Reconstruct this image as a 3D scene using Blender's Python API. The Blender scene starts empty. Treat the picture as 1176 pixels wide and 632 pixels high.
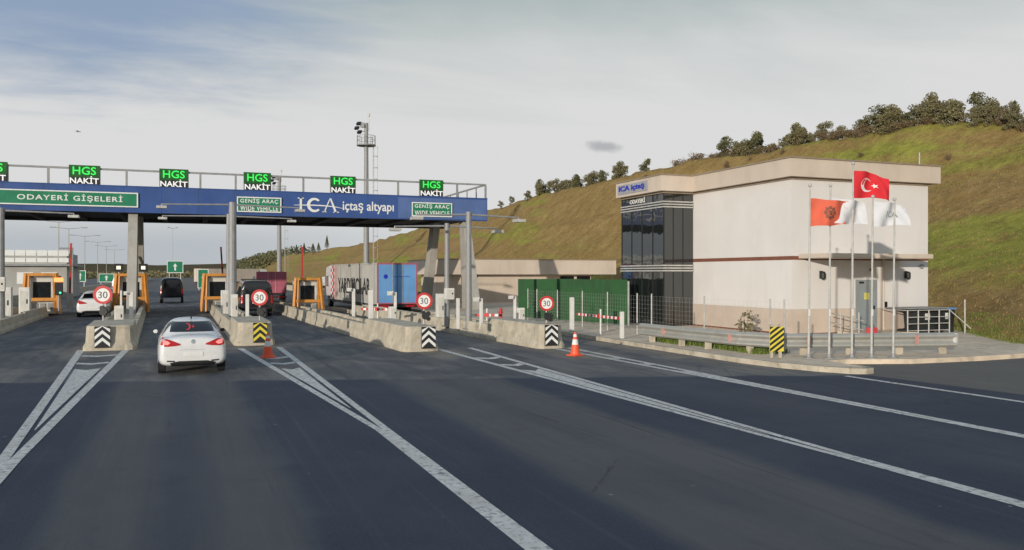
import bpy, bmesh, math, random
from mathutils import Vector, Matrix
from mathutils.bvhtree import BVHTree

# ------------------------------------------------------------------ camera, sky, sun, exposure
S = bpy.context.scene
COL = S.collection
R = math.radians
rng = random.Random(7)

cam_d = bpy.data.cameras.new("camera"); cam = bpy.data.objects.new("camera", cam_d); COL.objects.link(cam)
cam.location = (0, 0, 2.5); cam.rotation_euler = (R(90), 0, R(-21.4))
cam_d.sensor_width = 36; cam_d.lens = 36 * 970 / 1176; cam_d.shift_y = -0.0008
cam_d.clip_start = 0.1; cam_d.clip_end = 20000
S.camera = cam
S.view_settings.view_transform = 'Standard'; S.view_settings.look = 'None'
S.view_settings.exposure = 0.0; S.view_settings.gamma = 1; S.view_settings.use_curve_mapping = False

SUN_EL = 8.0
LIGHT = Vector((0.72, 0.69, 0)).normalized()          # the way sunlight travels over the ground
LDIR = Vector((LIGHT.x * math.cos(R(SUN_EL)), LIGHT.y * math.cos(R(SUN_EL)), -math.sin(R(SUN_EL))))
sun_d = bpy.data.lights.new("sun", 'SUN'); sun = bpy.data.objects.new("sun", sun_d); COL.objects.link(sun)
sun_d.energy = 3.2; sun_d.angle = R(0.6); sun_d.color = (1.0, 0.91, 0.79)
sun.rotation_euler = LDIR.to_track_quat('-Z', 'Y').to_euler(); sun.location = (-40, -40, 40)

class NT:
    """small helper for node graphs"""
    def __init__(s, tree): s.t = tree; s.n = tree.nodes; s.l = tree.links
    def node(s, typ, **kw):
        n = s.n.new(typ)
        for k, v in kw.items(): setattr(n, k, v)
        return n
    def put(s, sock, v):
        if isinstance(v, bpy.types.NodeSocket): s.l.new(v, sock)
        elif isinstance(v, (tuple, list)) and sock.type == 'RGBA' and len(v) == 3: sock.default_value = (*v, 1)
        else: sock.default_value = v
    def m(s, op, a, b=0.0, c=0.0):
        n = s.node('ShaderNodeMath', operation=op)
        s.put(n.inputs[0], a); s.put(n.inputs[1], b); s.put(n.inputs[2], c)
        return n.outputs[0]
    def step(s, v, lo, hi, a=0.0, b=1.0):
        n = s.node('ShaderNodeMapRange', interpolation_type='SMOOTHSTEP')
        s.put(n.inputs[0], v); s.put(n.inputs[1], lo); s.put(n.inputs[2], hi); s.put(n.inputs[3], a); s.put(n.inputs[4], b)
        return n.outputs[0]
    def mix(s, f, a, b, mode='MIX'):
        n = s.node('ShaderNodeMix', data_type='RGBA', blend_type=mode)
        s.put(n.inputs[0], f); s.put(n.inputs[6], a); s.put(n.inputs[7], b)
        return n.outputs[2]
    def noise(s, vec, scale, detail=4, rough=.55, dist=0.0):
        n = s.node('ShaderNodeTexNoise')
        if vec is not None: s.l.new(vec, n.inputs['Vector'])
        n.inputs['Scale'].default_value = scale; n.inputs['Detail'].default_value = detail
        n.inputs['Roughness'].default_value = rough; n.inputs['Distortion'].default_value = dist
        return n.outputs[0]
    def scale(s, vec, xyz):
        n = s.node('ShaderNodeVectorMath', operation='MULTIPLY'); s.l.new(vec, n.inputs[0]); n.inputs[1].default_value = xyz
        return n.outputs[0]
    def xyz(s, vec):
        n = s.node('ShaderNodeSeparateXYZ'); s.l.new(vec, n.inputs[0]); return n.outputs

world = bpy.data.worlds.new("World"); S.world = world; world.use_nodes = True
wt = world.node_tree; wt.nodes.clear(); w = NT(wt)
w_out = w.node('ShaderNodeOutputWorld'); w_bg = w.node('ShaderNodeBackground'); wt.links.new(w_bg.outputs[0], w_out.inputs[0])
w_bg.inputs[1].default_value = 0.1
sky = w.node('ShaderNodeTexSky', sky_type='NISHITA', sun_disc=False)
sky.sun_elevation = R(SUN_EL); sky.sun_rotation = math.atan2(-LIGHT.x, -LIGHT.y)
tc = w.node('ShaderNodeTexCoord'); D = tc.outputs['Generated']
dx, dy, dz = w.xyz(D)
def cloud_sky():
    el = w.m('MAXIMUM', dz, 0.0)
    k = w.m('ADD', el, 0.12)
    cx = w.m('DIVIDE', dx, k); cy = w.m('DIVIDE', dy, k)
    cmb = w.node('ShaderNodeCombineXYZ'); w.put(cmb.inputs[0], cx); w.put(cmb.inputs[1], cy)
    P = cmb.outputs[0]
    n1 = w.noise(w.scale(P, (.55, 1.0, 1)), 0.9, 6, .55, .6)
    n2 = w.noise(w.scale(P, (.8, 1.6, 1)), 2.3, 5, .6, .3)
    mid = (7.0, 7.05, 7.0); grey = (3.9, 4.6, 4.7)
    up = w.m('ADD', dz, w.m('MULTIPLY', w.m('SUBTRACT', n1, .5), .26))
    c = w.mix(w.step(up, .17, .34), mid, grey)
    c = w.mix(w.m('MULTIPLY', w.step(n2, .40, .85), .22), c, (7.2, 7.2, 7.15))
    # blue gap high over the road ahead
    gx = w.m('MULTIPLY', w.m('ADD', dx, .13), 2.1); gz = w.m('MULTIPLY', w.m('SUBTRACT', dz, .31), 5.2)
    g = w.m('SQRT', w.m('ADD', w.m('MULTIPLY', gx, gx), w.m('MULTIPLY', gz, gz)))
    g = w.m('ADD', g, w.m('MULTIPLY', w.m('SUBTRACT', n2, .5), .7))
    gap = w.m('MULTIPLY', w.step(g, .25, .85, 1, 0), w.step(dy, .2, .7))
    c = w.mix(w.m('MULTIPLY', gap, .95), c, w.mix(.85, sky.outputs[0], (2.85, 3.75, 5.4)))
    # brightest toward the middle, dull bank low down over the road
    bank = w.m('MULTIPLY', w.step(dz, .03, .085, 1, 0), w.step(dx, .0, .40, 1, 0.0))
    c = w.mix(w.m('MULTIPLY', bank, .8), c, (4.1, 4.55, 4.95))
    # one small dark cloud
    ax = w.m('MULTIPLY', w.m('SUBTRACT', dx, .459), 40.0); az = w.m('MULTIPLY', w.m('SUBTRACT', dz, .149), 110.0)
    az = w.m('ADD', az, w.m('MULTIPLY', ax, .35))
    dd = w.m('SQRT', w.m('ADD', w.m('MULTIPLY', ax, ax), w.m('MULTIPLY', az, az)))
    dd = w.m('ADD', dd, w.m('MULTIPLY', w.m('SUBTRACT', w.noise(D, 60, 3), .5), .9))
    c = w.mix(w.m('MULTIPLY', w.step(dd, .25, 1.0, 1, 0), .75), c, (3.6, 3.75, 4.0))
    # clear sky above the cloud deck and all round at the back
    c = w.mix(w.m('MULTIPLY', w.step(dz, .36, .75), .75), c, w.mix(.6, sky.outputs[0], (3.2, 4.4, 6.6)))
    return c
wt.links.new(cloud_sky(), w_bg.inputs[0])

# ------------------------------------------------------------------ materials
MATS = {}
def mat(name, col, rough=.6, metal=0.0, var=.12, scale=3.0, bump=0.0, bscale=40, spec=.5, dirt=None, dirt_amt=.0, emit=0.0, alpha=1.0, coat=0.0, streak=False):
    if name in MATS: return MATS[name]
    m = bpy.data.materials.new(name); m.use_nodes = True; n = NT(m.node_tree)
    b = m.node_tree.nodes['Principled BSDF']
    t = n.node('ShaderNodeTexCoord'); P = t.outputs['Object']
    n1 = n.noise(P, scale, 5, .6)
    dark = tuple(c * (1 - var) for c in col); light = tuple(min(1, c * (1 + var)) for c in col)
    c = n.mix(n.step(n1, .3, .7), dark, light)
    if dirt:
        d = n.noise(n.scale(P, (1, 1, .25)) if streak else P, scale * 2.3, 6, .65, .4)
        c = n.mix(n.m('MULTIPLY', n.step(d, .45, .72), dirt_amt), c, dirt)
    n.put(b.inputs['Base Color'], c)
    n.put(b.inputs['Roughness'], n.step(n1, .2, .8, max(0, rough - .08), min(1, rough + .08)))
    b.inputs['Metallic'].default_value = metal; b.inputs['Specular IOR Level'].default_value = spec
    b.inputs['Coat Weight'].default_value = coat
    if emit: n.put(b.inputs['Emission Color'], col); b.inputs['Emission Strength'].default_value = emit
    if bump:
        bn = n.node('ShaderNodeBump'); bn.inputs['Strength'].default_value = bump; bn.inputs['Distance'].default_value = .02
        n.put(bn.inputs['Height'], n.noise(P, bscale, 5, .65)); m.node_tree.links.new(bn.outputs[0], b.inputs['Normal'])
    MATS[name] = m; return m

M = {}
M['concrete'] = mat('concrete', (.52, .46, .36), .85, var=.16, scale=1.6, bump=.35, bscale=30, dirt=(.25, .21, .155), dirt_amt=.6)
M['paving'] = mat('paving', (.68, .56, .42), .9, var=.14, scale=.9, bump=.3, bscale=25, dirt=(.33, .28, .21), dirt_amt=.6)
M['steel'] = mat('galvanised_steel', (.52, .51, .48), .55, .2, var=.12, scale=4, dirt=(.25, .23, .2), dirt_amt=.35, streak=True)
M['dull_steel'] = mat('dull_steel', (.30, .30, .30), .6, .15, var=.12, scale=3, dirt=(.2, .19, .17), dirt_amt=.4, streak=True)
M['blue'] = mat('gantry_blue', (.035, .085, .27), .42, var=.12, scale=.5, dirt=(.06, .10, .22), dirt_amt=.5, streak=True)
M['pale_blue'] = mat('gantry_pale_blue', (.09, .15, .34), .42, var=.10, scale=.6, dirt=(.07, .12, .27), dirt_amt=.5, streak=True)
M['soffit'] = mat('soffit_dark', (.05, .05, .05), .8, var=.2, scale=.8)
M['pillar'] = mat('pillar_grey', (.40, .38, .34), .75, var=.1, scale=.8, dirt=(.25, .23, .2), dirt_amt=.45, streak=True)
M['sign_green'] = mat('sign_green', (.012, .20, .10), .45, var=.1, scale=1.2, dirt=(.04, .2, .12), dirt_amt=.4)
M['sign_white'] = mat('sign_white', (.78, .78, .75), .5, var=.05)
M['led_green'] = mat('led_green', (.04, .80, .10), .5, emit=.45, var=.03)
M['led_white'] = mat('led_white', (.8, .8, .8), .5, emit=.35, var=.03)
M['led_back'] = mat('led_back', (.010, .10, .016), .5, var=.2)
M['black'] = mat('black_plastic', (.018, .018, .019), .55, var=.2)
M['rubber'] = mat('rubber', (.022, .022, .022), .85, var=.2, scale=12)
M['orange'] = mat('booth_orange', (.62, .26, .045), .5, var=.1, scale=2, dirt=(.3, .15, .05), dirt_amt=.4, streak=True)
M['booth_white'] = mat('booth_white', (.62, .60, .54), .6, var=.08, scale=2, dirt=(.35, .32, .27), dirt_amt=.45, streak=True)
M['white'] = mat('cabinet_white', (.72, .71, .67), .5, var=.06, scale=3, dirt=(.42, .39, .33), dirt_amt=.4, streak=True)
M['red'] = mat('sign_red', (.55, .030, .030), .45, var=.08)
M['yellow'] = mat('hazard_yellow', (.72, .60, .06), .5, var=.08, dirt=(.4, .33, .1), dirt_amt=.3)
M['cone'] = mat('cone_orange', (.85, .11, .04), .5, var=.1, scale=6)
M['glass'] = mat('dark_glass', (.012, .014, .016), .04, var=.1, spec=.6)
M['car_white'] = mat('car_white', (.78, .78, .77), .28, var=.03, coat=.6, scale=2, dirt=(.55, .53, .5), dirt_amt=.25)
M['car_black'] = mat('car_black', (.016, .016, .018), .25, var=.15, coat=.6, scale=2)
M['car_red'] = mat('tail_red', (.45, .012, .015), .2, var=.1, emit=.0)
M['tail_lit'] = mat('tail_lit', (1.0, .25, .22), .3, emit=.55, var=.02)
M['chrome'] = mat('chrome', (.6, .6, .6), .2, 1.0, var=.05)
M['cream'] = mat('wall_cream', (.70, .672, .645), .85, var=.03, scale=.5, bump=.12, bscale=60, dirt=(.62, .585, .55), dirt_amt=.35, streak=True)
M['fascia'] = mat('fascia_beige', (.60, .51, .42), .7, var=.05, scale=.5, dirt=(.45, .37, .30), dirt_amt=.4, streak=True)
M['wainscot'] = mat('wainscot_beige', (.55, .455, .375), .85, var=.07, scale=.8, bump=.2, bscale=50)
M['stripe'] = mat('stripe_brown', (.20, .075, .045), .7, var=.12)
M['roof_edge'] = mat('roof_edge', (.28, .22, .16), .7, var=.1)
M['door_grey'] = mat('door_grey', (.26, .29, .30), .5, var=.07, scale=2)
M['hoarding'] = mat('hoarding_green', (.018, .085, .024), .75, var=.2, scale=1.3, bump=.3, bscale=8, dirt=(.03, .11, .04), dirt_amt=.5, streak=True)
M['truck_blue'] = mat('truck_blue', (.14, .33, .62), .5, var=.08, scale=1, dirt=(.17, .25, .40), dirt_amt=.5, streak=True)
M['tarp'] = mat('tarp_grey', (.50, .49, .45), .65, var=.08, scale=.9, dirt=(.45, .43, .38), dirt_amt=.4, streak=True)
M['tarp_red'] = mat('tarp_red', (.62, .07, .09), .6, var=.12, scale=1, dirt=(.5, .12, .14), dirt_amt=.5)
M['tarp_pink'] = mat('tarp_pink', (.40, .10, .14), .6, var=.12, scale=1)
M['flag_red'] = mat('flag_red', (.62, .02, .03), .8, var=.06)
M['flag_orange'] = mat('flag_orange', (.70, .13, .07), .8, var=.1)
M['flag_white'] = mat('flag_white', (.66, .67, .69), .8, var=.05)
M['bark'] = mat('bark', (.09, .07, .05), .9, var=.2, scale=6)
M['letter_blue'] = mat('letter_blue', (.012, .03, .42), .5, var=.1)
M['grey_panel'] = mat('grey_panel', (.33, .33, .36), .5, var=.08)
M['bin'] = mat('bin_dark', (.022, .026, .028), .5, var=.2)
M['paper'] = mat('paper_yellow', (.65, .60, .16), .7, var=.06)
M['station'] = mat('station_grey', (.40, .39, .36), .8, var=.1, scale=.6)
M['lamp_lit'] = mat('lamp_amber', (1.0, .32, .10), .4, emit=1.2, var=.02)
M['lamp_green'] = mat('lamp_green', (.1, .9, .5), .4, emit=.8, var=.02)
M['lamp_white'] = mat('lamp_white', (.9, .9, .7), .4, emit=.6, var=.02)

def facade_glass():
    m = bpy.data.materials.new('facade_glass'); m.use_nodes = True; n = NT(m.node_tree); b = m.node_tree.nodes['Principled BSDF']
    P = n.node('ShaderNodeTexCoord').outputs['Object']
    n.put(b.inputs['Base Color'], n.mix(n.noise(P, .7, 2), (.010, .013, .014), (.020, .024, .024)))
    b.inputs['Roughness'].default_value = .03; b.inputs['IOR'].default_value = 1.95
    bn = n.node('ShaderNodeBump'); bn.inputs['Strength'].default_value = .35; bn.inputs['Distance'].default_value = .02
    n.put(bn.inputs['Height'], n.noise(P, .9, 2)); m.node_tree.links.new(bn.outputs[0], b.inputs['Normal'])
    return m
M['facade_glass'] = facade_glass()

def leaf_mat(name, a, b):
    m = bpy.data.materials.new(name); m.use_nodes = True; n = NT(m.node_tree); bs = m.node_tree.nodes['Principled BSDF']
    g = n.node('ShaderNodeNewGeometry'); t = n.node('ShaderNodeTexCoord')
    f = n.m('ADD', n.m('MULTIPLY', g.outputs['Random Per Island'], .6), n.m('MULTIPLY', n.noise(t.outputs['Object'], 1.4, 3), .5))
    n.put(bs.inputs['Base Color'], n.mix(f, a, b)); bs.inputs['Roughness'].default_value = .7
    bs.inputs['Specular IOR Level'].default_value = .2
    return m
M['leaf_olive'] = leaf_mat('leaf_olive', (.10, .098, .045), (.25, .215, .115))
M['leaf_dark'] = leaf_mat('leaf_dark', (.065, .072, .034), (.17, .16, .08))
M['leaf_brown'] = leaf_mat('leaf_brown', (.13, .09, .05), (.24, .175, .10))
M['leaf_grass'] = leaf_mat('leaf_grass', (.09, .13, .028), (.19, .24, .055))

# ------------------------------------------------------------------ mesh builder and tagging helpers
class MB:
    def __init__(s): s.v = []; s.f = []; s.mi = []; s.cur = 0
    def mat(s, i): s.cur = i; return s
    def add(s, vs, fs):
        o = len(s.v); s.v += [tuple(p) for p in vs]
        for f in fs: s.f.append(tuple(o + i for i in f)); s.mi.append(s.cur)
        return s
    def box(s, x0, x1, y0, y1, z0, z1):
        return s.add([(x0,y0,z0),(x1,y0,z0),(x1,y1,z0),(x0,y1,z0),(x0,y0,z1),(x1,y0,z1),(x1,y1,z1),(x0,y1,z1)],
                     [(0,3,2,1),(4,5,6,7),(0,1,5,4),(1,2,6,5),(2,3,7,6),(3,0,4,7)])
    def bar(s, a, b, wx, wy=None):
        """square bar between two points"""
        a = Vector(a); b = Vector(b); d = (b - a).normalized(); wy = wy or wx
        u = d.cross(Vector((0, 0, 1)))
        if u.length < 1e-3: u = Vector((1, 0, 0))
        u.normalize(); v = d.cross(u).normalized(); u = u * wx / 2; v = v * wy / 2
        return s.add([a-u-v, a+u-v, a+u+v, a-u+v, b-u-v, b+u-v, b+u+v, b-u+v],
                     [(0,3,2,1),(4,5,6,7),(0,1,5,4),(1,2,6,5),(2,3,7,6),(3,0,4,7)])
    def tube(s, a, b, r0, r1=None, n=10):
        a = Vector(a); b = Vector(b); r1 = r0 if r1 is None else r1; d = (b - a).normalized()
        u = d.orthogonal().normalized(); v = d.cross(u)
        vs = []
        for p, r in ((a, r0), (b, r1)):
            for i in range(n):
                t = 2 * math.pi * i / n; vs.append(p + u * math.cos(t) * r + v * math.sin(t) * r)
        fs = [(i, (i+1) % n, n + (i+1) % n, n + i) for i in range(n)] + [tuple(range(n))[::-1], tuple(range(n, 2*n))]
        return s.add(vs, fs)
    def prism(s, poly, axis, d0, d1):
        """extrude a 2-D polygon; axis 'y': poly is (x,z); 'x': (y,z); 'z': (x,y)"""
        n = len(poly)
        def mk(p, d): return {'y': (p[0], d, p[1]), 'x': (d, p[0], p[1]), 'z': (p[0], p[1], d)}[axis]
        vs = [mk(p, d0) for p in poly] + [mk(p, d1) for p in poly]
        fs = [(i, (i+1) % n, n + (i+1) % n, n + i) for i in range(n)] + [tuple(range(n))[::-1], tuple(range(n, 2*n))]
        return s.add(vs, fs)
    def disc(s, c, r, y0, y1, n=28, r_in=0.0):
        """disc (or ring) facing -y"""
        cx, cz = c
        if r_in <= 0: return s.prism([(cx + r*math.cos(2*math.pi*i/n), cz + r*math.sin(2*math.pi*i/n)) for i in range(n)], 'y', y0, y1)
        vs = []
        for y in (y0, y1):
            for rr in (r_in, r):
                vs += [(cx + rr*math.cos(2*math.pi*i/n), y, cz + rr*math.sin(2*math.pi*i/n)) for i in range(n)]
        fs = []
        for i in range(n):
            j = (i+1) % n
            fs += [(i, j, n+j, n+i), (2*n+i, 3*n+i, 3*n+j, 2*n+j), (n+i, n+j, 3*n+j, 3*n+i), (i, 2*n+i, 2*n+j, j)]
        return s.add(vs, fs)
    def lathe(s, prof, n=16, c=(0, 0)):
        vs = [(c[0] + r*math.cos(2*math.pi*i/n), c[1] + r*math.sin(2*math.pi*i/n), z) for r, z in prof for i in range(n)]
        fs = [(k*n+i, k*n+(i+1) % n, (k+1)*n+(i+1) % n, (k+1)*n+i) for k in range(len(prof)-1) for i in range(n)]
        fs += [tuple(range(n))[::-1], tuple(range((len(prof)-1)*n, len(prof)*n))]
        return s.add(vs, fs)
    def build(s, name, mats, parent=None, smooth=False, bevel=0.0, loc=None, fix=True):
        me = bpy.data.meshes.new(name); me.from_pydata(s.v, [], s.f)
        if not isinstance(mats, (list, tuple)): mats = [mats]
        for m in mats: me.materials.append(m)
        for p, i in zip(me.polygons, s.mi): p.material_index = min(i, len(mats) - 1)
        bm = bmesh.new(); bm.from_mesh(me)
        if fix: bmesh.ops.recalc_face_normals(bm, faces=bm.faces)
        if bevel: bmesh.ops.bevel(bm, geom=list(bm.edges), offset=bevel, segments=2, affect='EDGES', clamp_overlap=True)
        bm.to_mesh(me); bm.free()
        if smooth:
            for p in me.polygons: p.use_smooth = True
        o = bpy.data.objects.new(name, me); COL.objects.link(o)
        if parent: o.parent = parent
        if loc: o.location = loc
        return o

def thing(name, label, cat, loc=(0, 0, 0), rz=0.0, group=None):
    o = bpy.data.objects.new(name, None); COL.objects.link(o); o.location = loc; o.rotation_euler = (0, 0, rz)
    o.empty_display_size = .3
    o['label'] = label; o['category'] = cat
    if group: o['group'] = group
    return o
def tag(o, label, cat, group=None):
    o['label'] = label; o['category'] = cat
    if group: o['group'] = group
    return o
def struct(o): o['kind'] = 'structure'; return o
def stuff(o, label=None, cat=None):
    o['kind'] = 'stuff'
    if label: o['label'] = label
    if cat: o['category'] = cat
    return o
def copy_tree(o, parent=None):
    c = o.copy(); COL.objects.link(c)
    if parent: c.parent = parent
    for ch in list(o.children): copy_tree(ch, c)
    return c
def dup(o, label, loc, rz=None, scale=None):
    c = copy_tree(o); c['label'] = label; c.location = loc
    if rz is not None: c.rotation_euler = (0, 0, rz)
    if scale: c.scale = scale if not isinstance(scale, (int, float)) else (scale,)*3
    return c

def text_poly(txt, bold=0.0, spacing=1.0):
    cu = bpy.data.curves.new('lettering', 'FONT'); cu.body = txt; cu.offset = bold; cu.space_character = spacing
    cu.resolution_u = 3
    o = bpy.data.objects.new('lettering', cu); COL.objects.link(o)
    dg = bpy.context.evaluated_depsgraph_get(); dg.update()
    me = bpy.data.meshes.new_from_object(o.evaluated_get(dg))
    vs = [v.co.copy() for v in me.vertices]; fs = [tuple(p.vertices) for p in me.polygons]
    bpy.data.objects.remove(o); bpy.data.curves.remove(cu); bpy.data.meshes.remove(me)
    x0 = min(v.x for v in vs); x1 = max(v.x for v in vs); y0 = min(v.y for v in vs); y1 = max(v.y for v in vs)
    return [((v.x-x0)/(x1-x0), (v.y-y0)/(y1-y0)) for v in vs], fs
def letter(mb, txt, x0, x1, z0, z1, y, bold=0.01, thick=.012, spacing=1.0, fn=None):
    """words on a plane facing -y (front at y-thick); fn maps (x,y,z) elsewhere"""
    pts, fs = text_poly(txt, bold, spacing)
    n = len(pts)
    fr = [(x0 + p[0]*(x1-x0), y - thick, z0 + p[1]*(z1-z0)) for p in pts]
    bk = [(p[0], y, p[2]) for p in fr]
    edges = {}
    for f in fs:
        for a, b in zip(f, f[1:] + f[:1]): edges[(a, b)] = edges.get((a, b), 0) + 1
    sides = [(a, b, b + n, a + n) for (a, b) in edges if (b, a) not in edges]
    vs = fr + bk
    if fn: vs = [fn(p) for p in vs]
    mb.add(vs, list(fs) + sides)
    return mb

# ------------------------------------------------------------------ ground, road, paving
def wear_mat():
    m = bpy.data.materials.new('asphalt'); m.use_nodes = True; n = NT(m.node_tree); b = m.node_tree.nodes['Principled BSDF']
    P = n.node('ShaderNodeNewGeometry').outputs['Position']; x, y, z = n.xyz(P)
    big = n.noise(P, .35, 5, .6, .5); fine = n.noise(P, 28, 4, .7); mid = n.noise(n.scale(P, (1, .12, 1)), 2.2, 5, .6)
    wob = n.m('MULTIPLY', n.m('SUBTRACT', big, .5), .7)
    xw = n.m('ADD', x, wob)
    # newer dark asphalt on this side of a joint, older worn asphalt by the booths
    joint = n.m('SUBTRACT', n.m('ADD', y, n.m('MULTIPLY', x, .31)), 21.2)
    joint = n.m('ADD', joint, n.m('MULTIPLY', n.m('SUBTRACT', n.noise(P, .8, 4), .5), .7))
    old = n.step(joint, -.12, .12)
    def band(c, hw, soft):
        d = n.m('ABSOLUTE', n.m('SUBTRACT', xw, c)); return n.step(d, hw - soft, hw + soft, 1, 0)
    tr = n.m('MAXIMUM', n.m('MAXIMUM', band(-.05, 1.25, .22), n.m('MULTIPLY', band(5.75, 1.35, .25), 1.1)), n.m('MULTIPLY', band(-5.4, 1.2, .4), .8))
    tr = n.m('MAXIMUM', tr, n.m('MULTIPLY', band(10.6, .9, .5), .28))
    oil = n.m('MAXIMUM', band(.0, .28, .25), n.m('MULTIPLY', band(5.75, .25, .25), .5))
    tr = n.m('MULTIPLY', tr, n.m('SUBTRACT', 1.0, n.m('MULTIPLY', oil, .55)))
    tr = n.m('MULTIPLY', tr, n.step(mid, .2, .75, .7, 1.1))
    new = n.mix(tr, (.031, .044, .073), (.093, .095, .107))
    oldc = n.mix(n.step(mid, .35, .65), (.105, .108, .116), (.20, .195, .182))
    oldc = n.mix(n.m('MULTIPLY', n.step(n.noise(n.scale(P, (1, .5, 1)), .45, 5, .6, 1.0), .42, .6), .75), oldc, (.066, .074, .094))
    # sandy dust washed up round the island noses and along the kerb
    dust = None
    for cx_, hw, y0, y1 in ((-2.2, 1.5, 26.5, 33), (2.4, 1.4, 27.5, 33), (7.7, 1.2, 22.5, 40), (11.8, 1.5, 21, 36), (14.2, .9, 16.5, 45), (6.9, .7, 26, 60)):
        dd = n.m('MULTIPLY', n.step(n.m('ABSOLUTE', n.m('SUBTRACT', x, cx_)), hw * .35, hw, 1, 0), n.m('MULTIPLY', n.step(y, y0, y0 + 3), n.step(y, y1, y1 + 6, 1, 0)))
        dust = dd if dust is None else n.m('MAXIMUM', dust, dd)
    dust = n.m('MULTIPLY', dust, n.step(n.noise(n.scale(P, (1, .4, 1)), 1.1, 5, .65, .6), .3, .62))
    oldc = n.mix(n.m('MULTIPLY', dust, .75), oldc, (.30, .255, .19))
    # service road on the right: greyer
    side = n.step(n.m('SUBTRACT', x, n.m('MULTIPLY', n.m('SUBTRACT', 16.0, y), .12)), 15.75, 15.95)
    col = n.mix(old, new, oldc)
    col = n.mix(side, col, n.mix(mid, (.11, .107, .10), (.17, .163, .15)))
    strk = n.noise(n.scale(P, (7, .10, 1)), 1.0, 5, .65)
    col = n.mix(n.m('MULTIPLY', n.step(strk, .5, .75), .30), col, n.mix(.55, col, (.16, .158, .155)))
    col = n.mix(n.m('MULTIPLY', n.step(strk, .46, .28), .35), col, n.mix(.6, col, (.010, .012, .018)))
    # paving seams along the lanes and thin cracks
    seam = None
    for sx in (-4.1, .98, 3.75, 6.9, 10.9):
        q = n.step(n.m('ABSOLUTE', n.m('SUBTRACT', n.m('ADD', x, n.m('MULTIPLY', n.m('SUBTRACT', n.noise(P, .9, 4, .6), .5), .16)), sx)), .008, .03, 1, 0)
        seam = q if seam is None else n.m('MAXIMUM', seam, q)
    seam = n.m('MULTIPLY', seam, n.step(n.noise(n.scale(P, (1, .3, 1)), .7, 3), .42, .58))
    col = n.mix(n.m('MULTIPLY', seam, .55), col, (.012, .013, .016))
    vor = n.node('ShaderNodeTexVoronoi', feature='DISTANCE_TO_EDGE'); n.put(vor.inputs['Vector'], n.scale(P, (1, .6, 1))); vor.inputs['Scale'].default_value = .28
    wv = n.m('ADD', vor.outputs['Distance'], n.m('MULTIPLY', n.m('SUBTRACT', n.noise(P, 3, 4, .7), .5), .05))
    crk = n.m('MULTIPLY', n.step(n.m('ABSOLUTE', wv), .0015, .006, 1, 0), n.step(n.noise(P, .25, 3), .5, .62))
    col = n.mix(n.m('MULTIPLY', crk, .5), col, (.014, .014, .016))
    gr = n.noise(P, 95, 3, .8)
    col = n.mix(n.m('MULTIPLY', n.step(gr, .52, .72), .45), col, n.mix(.5, col, (.20, .195, .19)))
    col = n.mix(n.m('MULTIPLY', n.step(gr, .47, .3), .5), col, n.mix(.6, col, (.006, .007, .010)))
    # grit, patches, pale specks
    col = n.mix(n.m('MULTIPLY', n.step(fine, .35, .75), .35), col, n.mix(.5, col, (.16, .155, .15)))
    col = n.mix(n.m('MULTIPLY', n.step(n.noise(P, 1.1, 6, .7, 1.2), .56, .72), .35), col, n.mix(.5, col, (.012, .015, .02)))
    sp = n.noise(P, 4.5, 3, .5); col = n.mix(n.m('MULTIPLY', n.step(sp, .74, .78), .6), col, (.35, .34, .33))
    spl = n.m('MULTIPLY', n.step(n.noise(P, 7, 6, .8, 1.5), .60, .72), n.m('MULTIPLY', n.step(n.m('ABSOLUTE', n.m('ADD', x, 1.75)), .3, 1.0, 1, 0), n.step(n.m('ABSOLUTE', n.m('SUBTRACT', y, 9.6)), .8, 2.2, 1, 0)))
    col = n.mix(n.m('MULTIPLY', spl, .6), col, (.4, .39, .38))
    n.put(b.inputs['Base Color'], col); n.put(b.inputs['Roughness'], n.step(big, .3, .7, .72, .9)); b.inputs['Specular IOR Level'].default_value = .3
    bn = n.node('ShaderNodeBump'); bn.inputs['Strength'].default_value = .45; bn.inputs['Distance'].default_value = .012
    n.put(bn.inputs['Height'], n.noise(P, 60, 4, .7)); m.node_tree.links.new(bn.outputs[0], b.inputs['Normal'])
    return m
def paint_mat():
    m = bpy.data.materials.new('road_paint'); m.use_nodes = True; n = NT(m.node_tree); b = m.node_tree.nodes['Principled BSDF']
    P = n.node('ShaderNodeNewGeometry').outputs['Position']
    a = n.noise(P, 1.3, 5, .6); c = n.noise(P, 9, 6, .7, .5)
    col = n.mix(n.step(a, .3, .7), (.56, .54, .50), (.74, .73, .70))
    col = n.mix(n.m('MULTIPLY', n.step(n.m('ADD', c, n.m('MULTIPLY', a, .25)), .60, .80), .8), col, (.13, .13, .135))
    n.put(b.inputs['Base Color'], col); b.inputs['Roughness'].default_value = .75
    return m
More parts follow.
